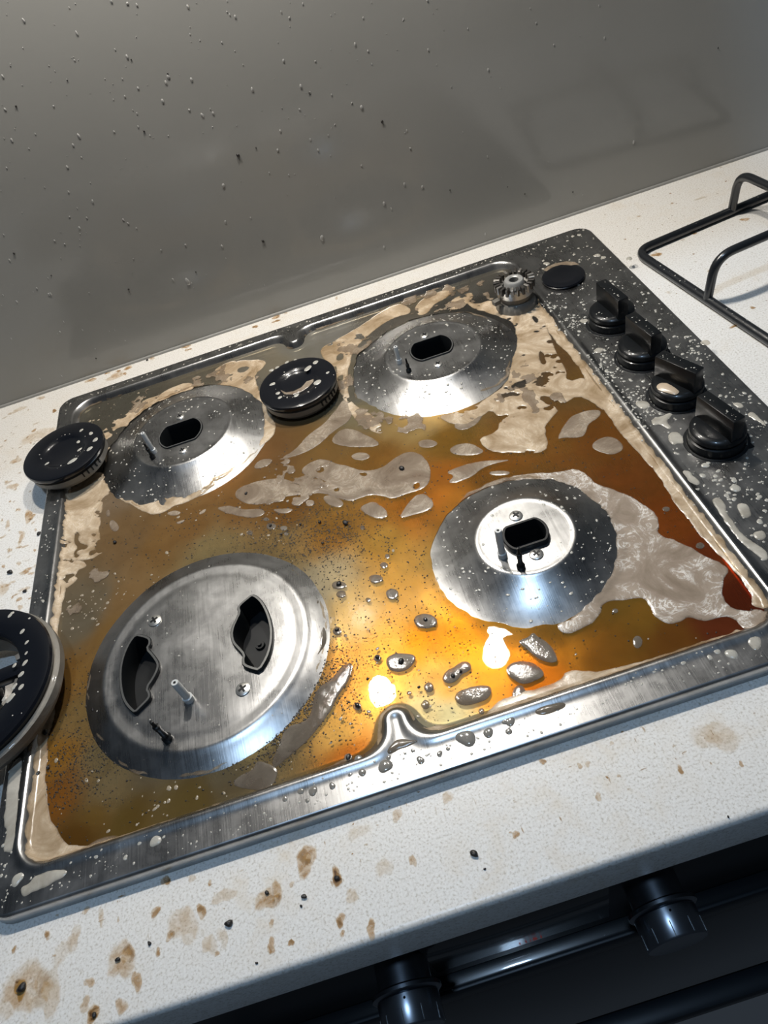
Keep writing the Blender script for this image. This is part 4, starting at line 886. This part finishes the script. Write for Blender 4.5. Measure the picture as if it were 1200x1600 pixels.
for a in ((741, 1333, .0032, 'largest black crumb in the middle of the front worktop'), (358, 1443, .0032, 'black crumb on the front worktop, left of the brown stains'), (475, 1401, .0024, 'round black crumb on the front worktop below the hob lug'),
          (417, 1394, .0020, 'black crumb at the top of the U-shaped brown stain'), (526, 1371, .0022, 'black crumb inside the dark-ringed brown stain'), (35, 1543, .0038, 'black crumb in the pale brown stain at the bottom left'),
          (184, 1499, .0022, 'black crumb on the curved brown stain near the bottom left'), (146, 1586, .0022, 'black crumb in the brown drip at the bottom edge'), (233, 1474, .0018, 'small black crumb between two brown stains, front left worktop'),
          (757, 1357, .0011, 'tiny black crumb just below the largest crumb'), (470, 1415, .0012, 'tiny black crumb under the round black crumb'), (400, 1504, .0012, 'tiny black crumb near the front edge of the worktop'),
          (16, 894, .0038, 'oval black crumb on the worktop left of the hob'), (39, 923, .0026, 'flat black crumb on the worktop just above the large burner ring'), (61, 833, .0032, 'black crumb touching the left side of the hob'),
          (230, 562, .0022, 'black crumb on the strip between hob and splashback'), (562, 1218, .0010, 'tiny black crumb in the shadow of the hob front edge'), (1138, 1275, .0010, 'tiny black crumb near the worktop front edge, right')):
    crumb(*a)

# ------------------------------------------------------------------ drops and specks on the splashback
wn = np.array([0, -1., 0]); it = []; dk = []; dr = []
def wdrop(x, z, r, asp=1.3, hf=.4): return ((x, WY - .0001, z), np.array([r, 0, 0]), np.array([0, 0, r * asp]), wn, r * hf)
for _ in range(420):
    px = 1000 * rng.random() ** 1.4; py = 600 * rng.random(); x, z = UW(px, py)
    if z < .004: continue
    it.append(wdrop(x, z, .00025 + .0008 * rng.random() ** 3, 1.2 + rng.random()))
for px, py, r in ((565, 168, 3.5), (470, 135, 3), (443, 95, 2.5), (263, 120, 3), (254, 158, 3), (316, 180, 3), (333, 177, 2.5), (394, 140, 3), (349, 290, 3.5), (347, 385, 3), (124, 356, 2.5), (105, 261, 2.5), (600, 318, 3.5), (632, 288, 3), (503, 372, 5), (660, 292, 3), (293, 440, 6), (485, 218, 2), (107, 300, 2), (290, 383, 2.5), (575, 80, 2), (669, 78, 2), (990, 222, 3)):
    x, z = UW(px, py); it.append(wdrop(x, z, r / 2600, 1.7, .35))
blob_mesh('water_drops', it, M_DROPW, wall, 9)
for px, py, r in ((372, 243, 3), (411, 377, 2.6), (597, 190, 2.2), (400, 231, 1.2), (205, 93, 1.2), (225, 205, 1.6), (25, 166, 1.6), (201, 452, 1.8), (105, 125, 1), (1122, 75, 1.3), (895, 300, 1.3), (262, 115, 1.3), (22, 396, 2), (820, 303, 1.3), (150, 560, 1.5), (703, 297, 1.2), (483, 145, 1.2), (793, 292, 1), (80, 430, 1.2), (306, 425, 1.2), (560, 455, 1.3)):
    x, z = UW(px, py); dk.append(wdrop(x, z, r / 1900, 1.2, .7))
blob_mesh('burnt_specks', dk, M_CRUMB, wall, 8)

# ------------------------------------------------------------------ oven below the worktop
ov = empty('oven', (.285, -.05, -.35)); tag(ov, 'dark built-in oven with steel dials under the front of the worktop', 'oven')
OX, OY, OZ = .285, -.05, -.35
def ob_(name, x0, x1, y0, y1, z0, z1, m, bev=.001): return boxobj(name, ((x0 + x1) / 2 - OX, (y0 + y1) / 2 - OY, (z0 + z1) / 2 - OZ), (x1 - x0, y1 - y0, z1 - z0), m, ov, bev=bev)
ob_('oven_body', -.005, .59, -.045, .50, -.64, -.0405 - .004, M_OVEN)
ob_('control_panel', -.008, .592, -.056, -.046, -.168, -.046, M_OVEN)
dp = ob_('display_panel', .225, .345, -.0572, -.0562, -.150, -.078, M_OVENGLASS, .0004)
ob_('oven_door', -.008, .592, -.064, -.046, -.64, -.174, M_OVENGLASS, .002)
ob_('door_top_trim', -.008, .592, -.066, -.0625, -.200, -.1745, M_OVEN, .001)
hd = ob_('door_handle', .02, .565, -.110, -.094, -.262, -.240, M_OVEN, .004)
for x in (.05, .535): ob_('handle_post', x - .008, x + .008, -.096, -.063, -.258, -.244, M_OVEN, .001)
for x in (.2105, .3710):
    k = empty('dial', (x - OX, -.056 - OY, -.0995 - OZ)); k.parent = ov
    lathe('dial_collar', [(.0165, 0), (.0165, .0145), (.0160, .0150)], M_DIAL, k, 48, axis='y')
    lathe('dial_ring', [(.0150, .0148), (.0200, .0150), (.0212, .0160), (.0212, .0180), (.0200, .0190), (.0175, .0195)], M_DIAL, k, 48, axis='y')
    lathe('dial_grip', [(.0178, .0190), (.0188, .0200), (.0186, .0350), (.0178, .0362), (.0150, .0364), (0, .0364)], M_DIAL, k, 48, axis='y')
    for j in range(10):
        a = math.radians(90 + 36 * j + 6); bm = bmesh.new(); box(bm, (0, 0, 0), (.0006, .008, .0004))
        bmesh.ops.rotate(bm, verts=bm.verts, cent=(0, 0, 0), matrix=Matrix.Rotation(-(a - math.pi / 2), 3, 'Y')); bmesh.ops.translate(bm, verts=bm.verts, vec=(.01872 * math.cos(a), -.0312, .01872 * math.sin(a)))
        bmobj('grip_mark', bm, M_RIM, k)
    bm = bmesh.new(); bmesh.ops.create_icosphere(bm, subdivisions=1, radius=.0009); bmesh.ops.translate(bm, verts=bm.verts, vec=(.001, -.0225, .0186)); bmobj('index_dot', bm, M_BLACK, k)
tc = bpy.data.curves.new('display_digits', 'FONT'); tc.body = '11:51'; tc.size = .0085; tc.extrude = .0001
to = bpy.data.objects.new('display_digits', tc); COL.objects.link(to)
bpy.context.view_layer.update()
dg = bpy.data.meshes.new_from_object(to); bpy.data.objects.remove(to)
d_ = link('display_digits', dg, M_LED, dp); 
d_.rotation_euler = (math.pi / 2, 0, 0); d_.location = (.281 - OX, -.0575 - OY, -.146 - OZ)
bpy.context.view_layer.update()
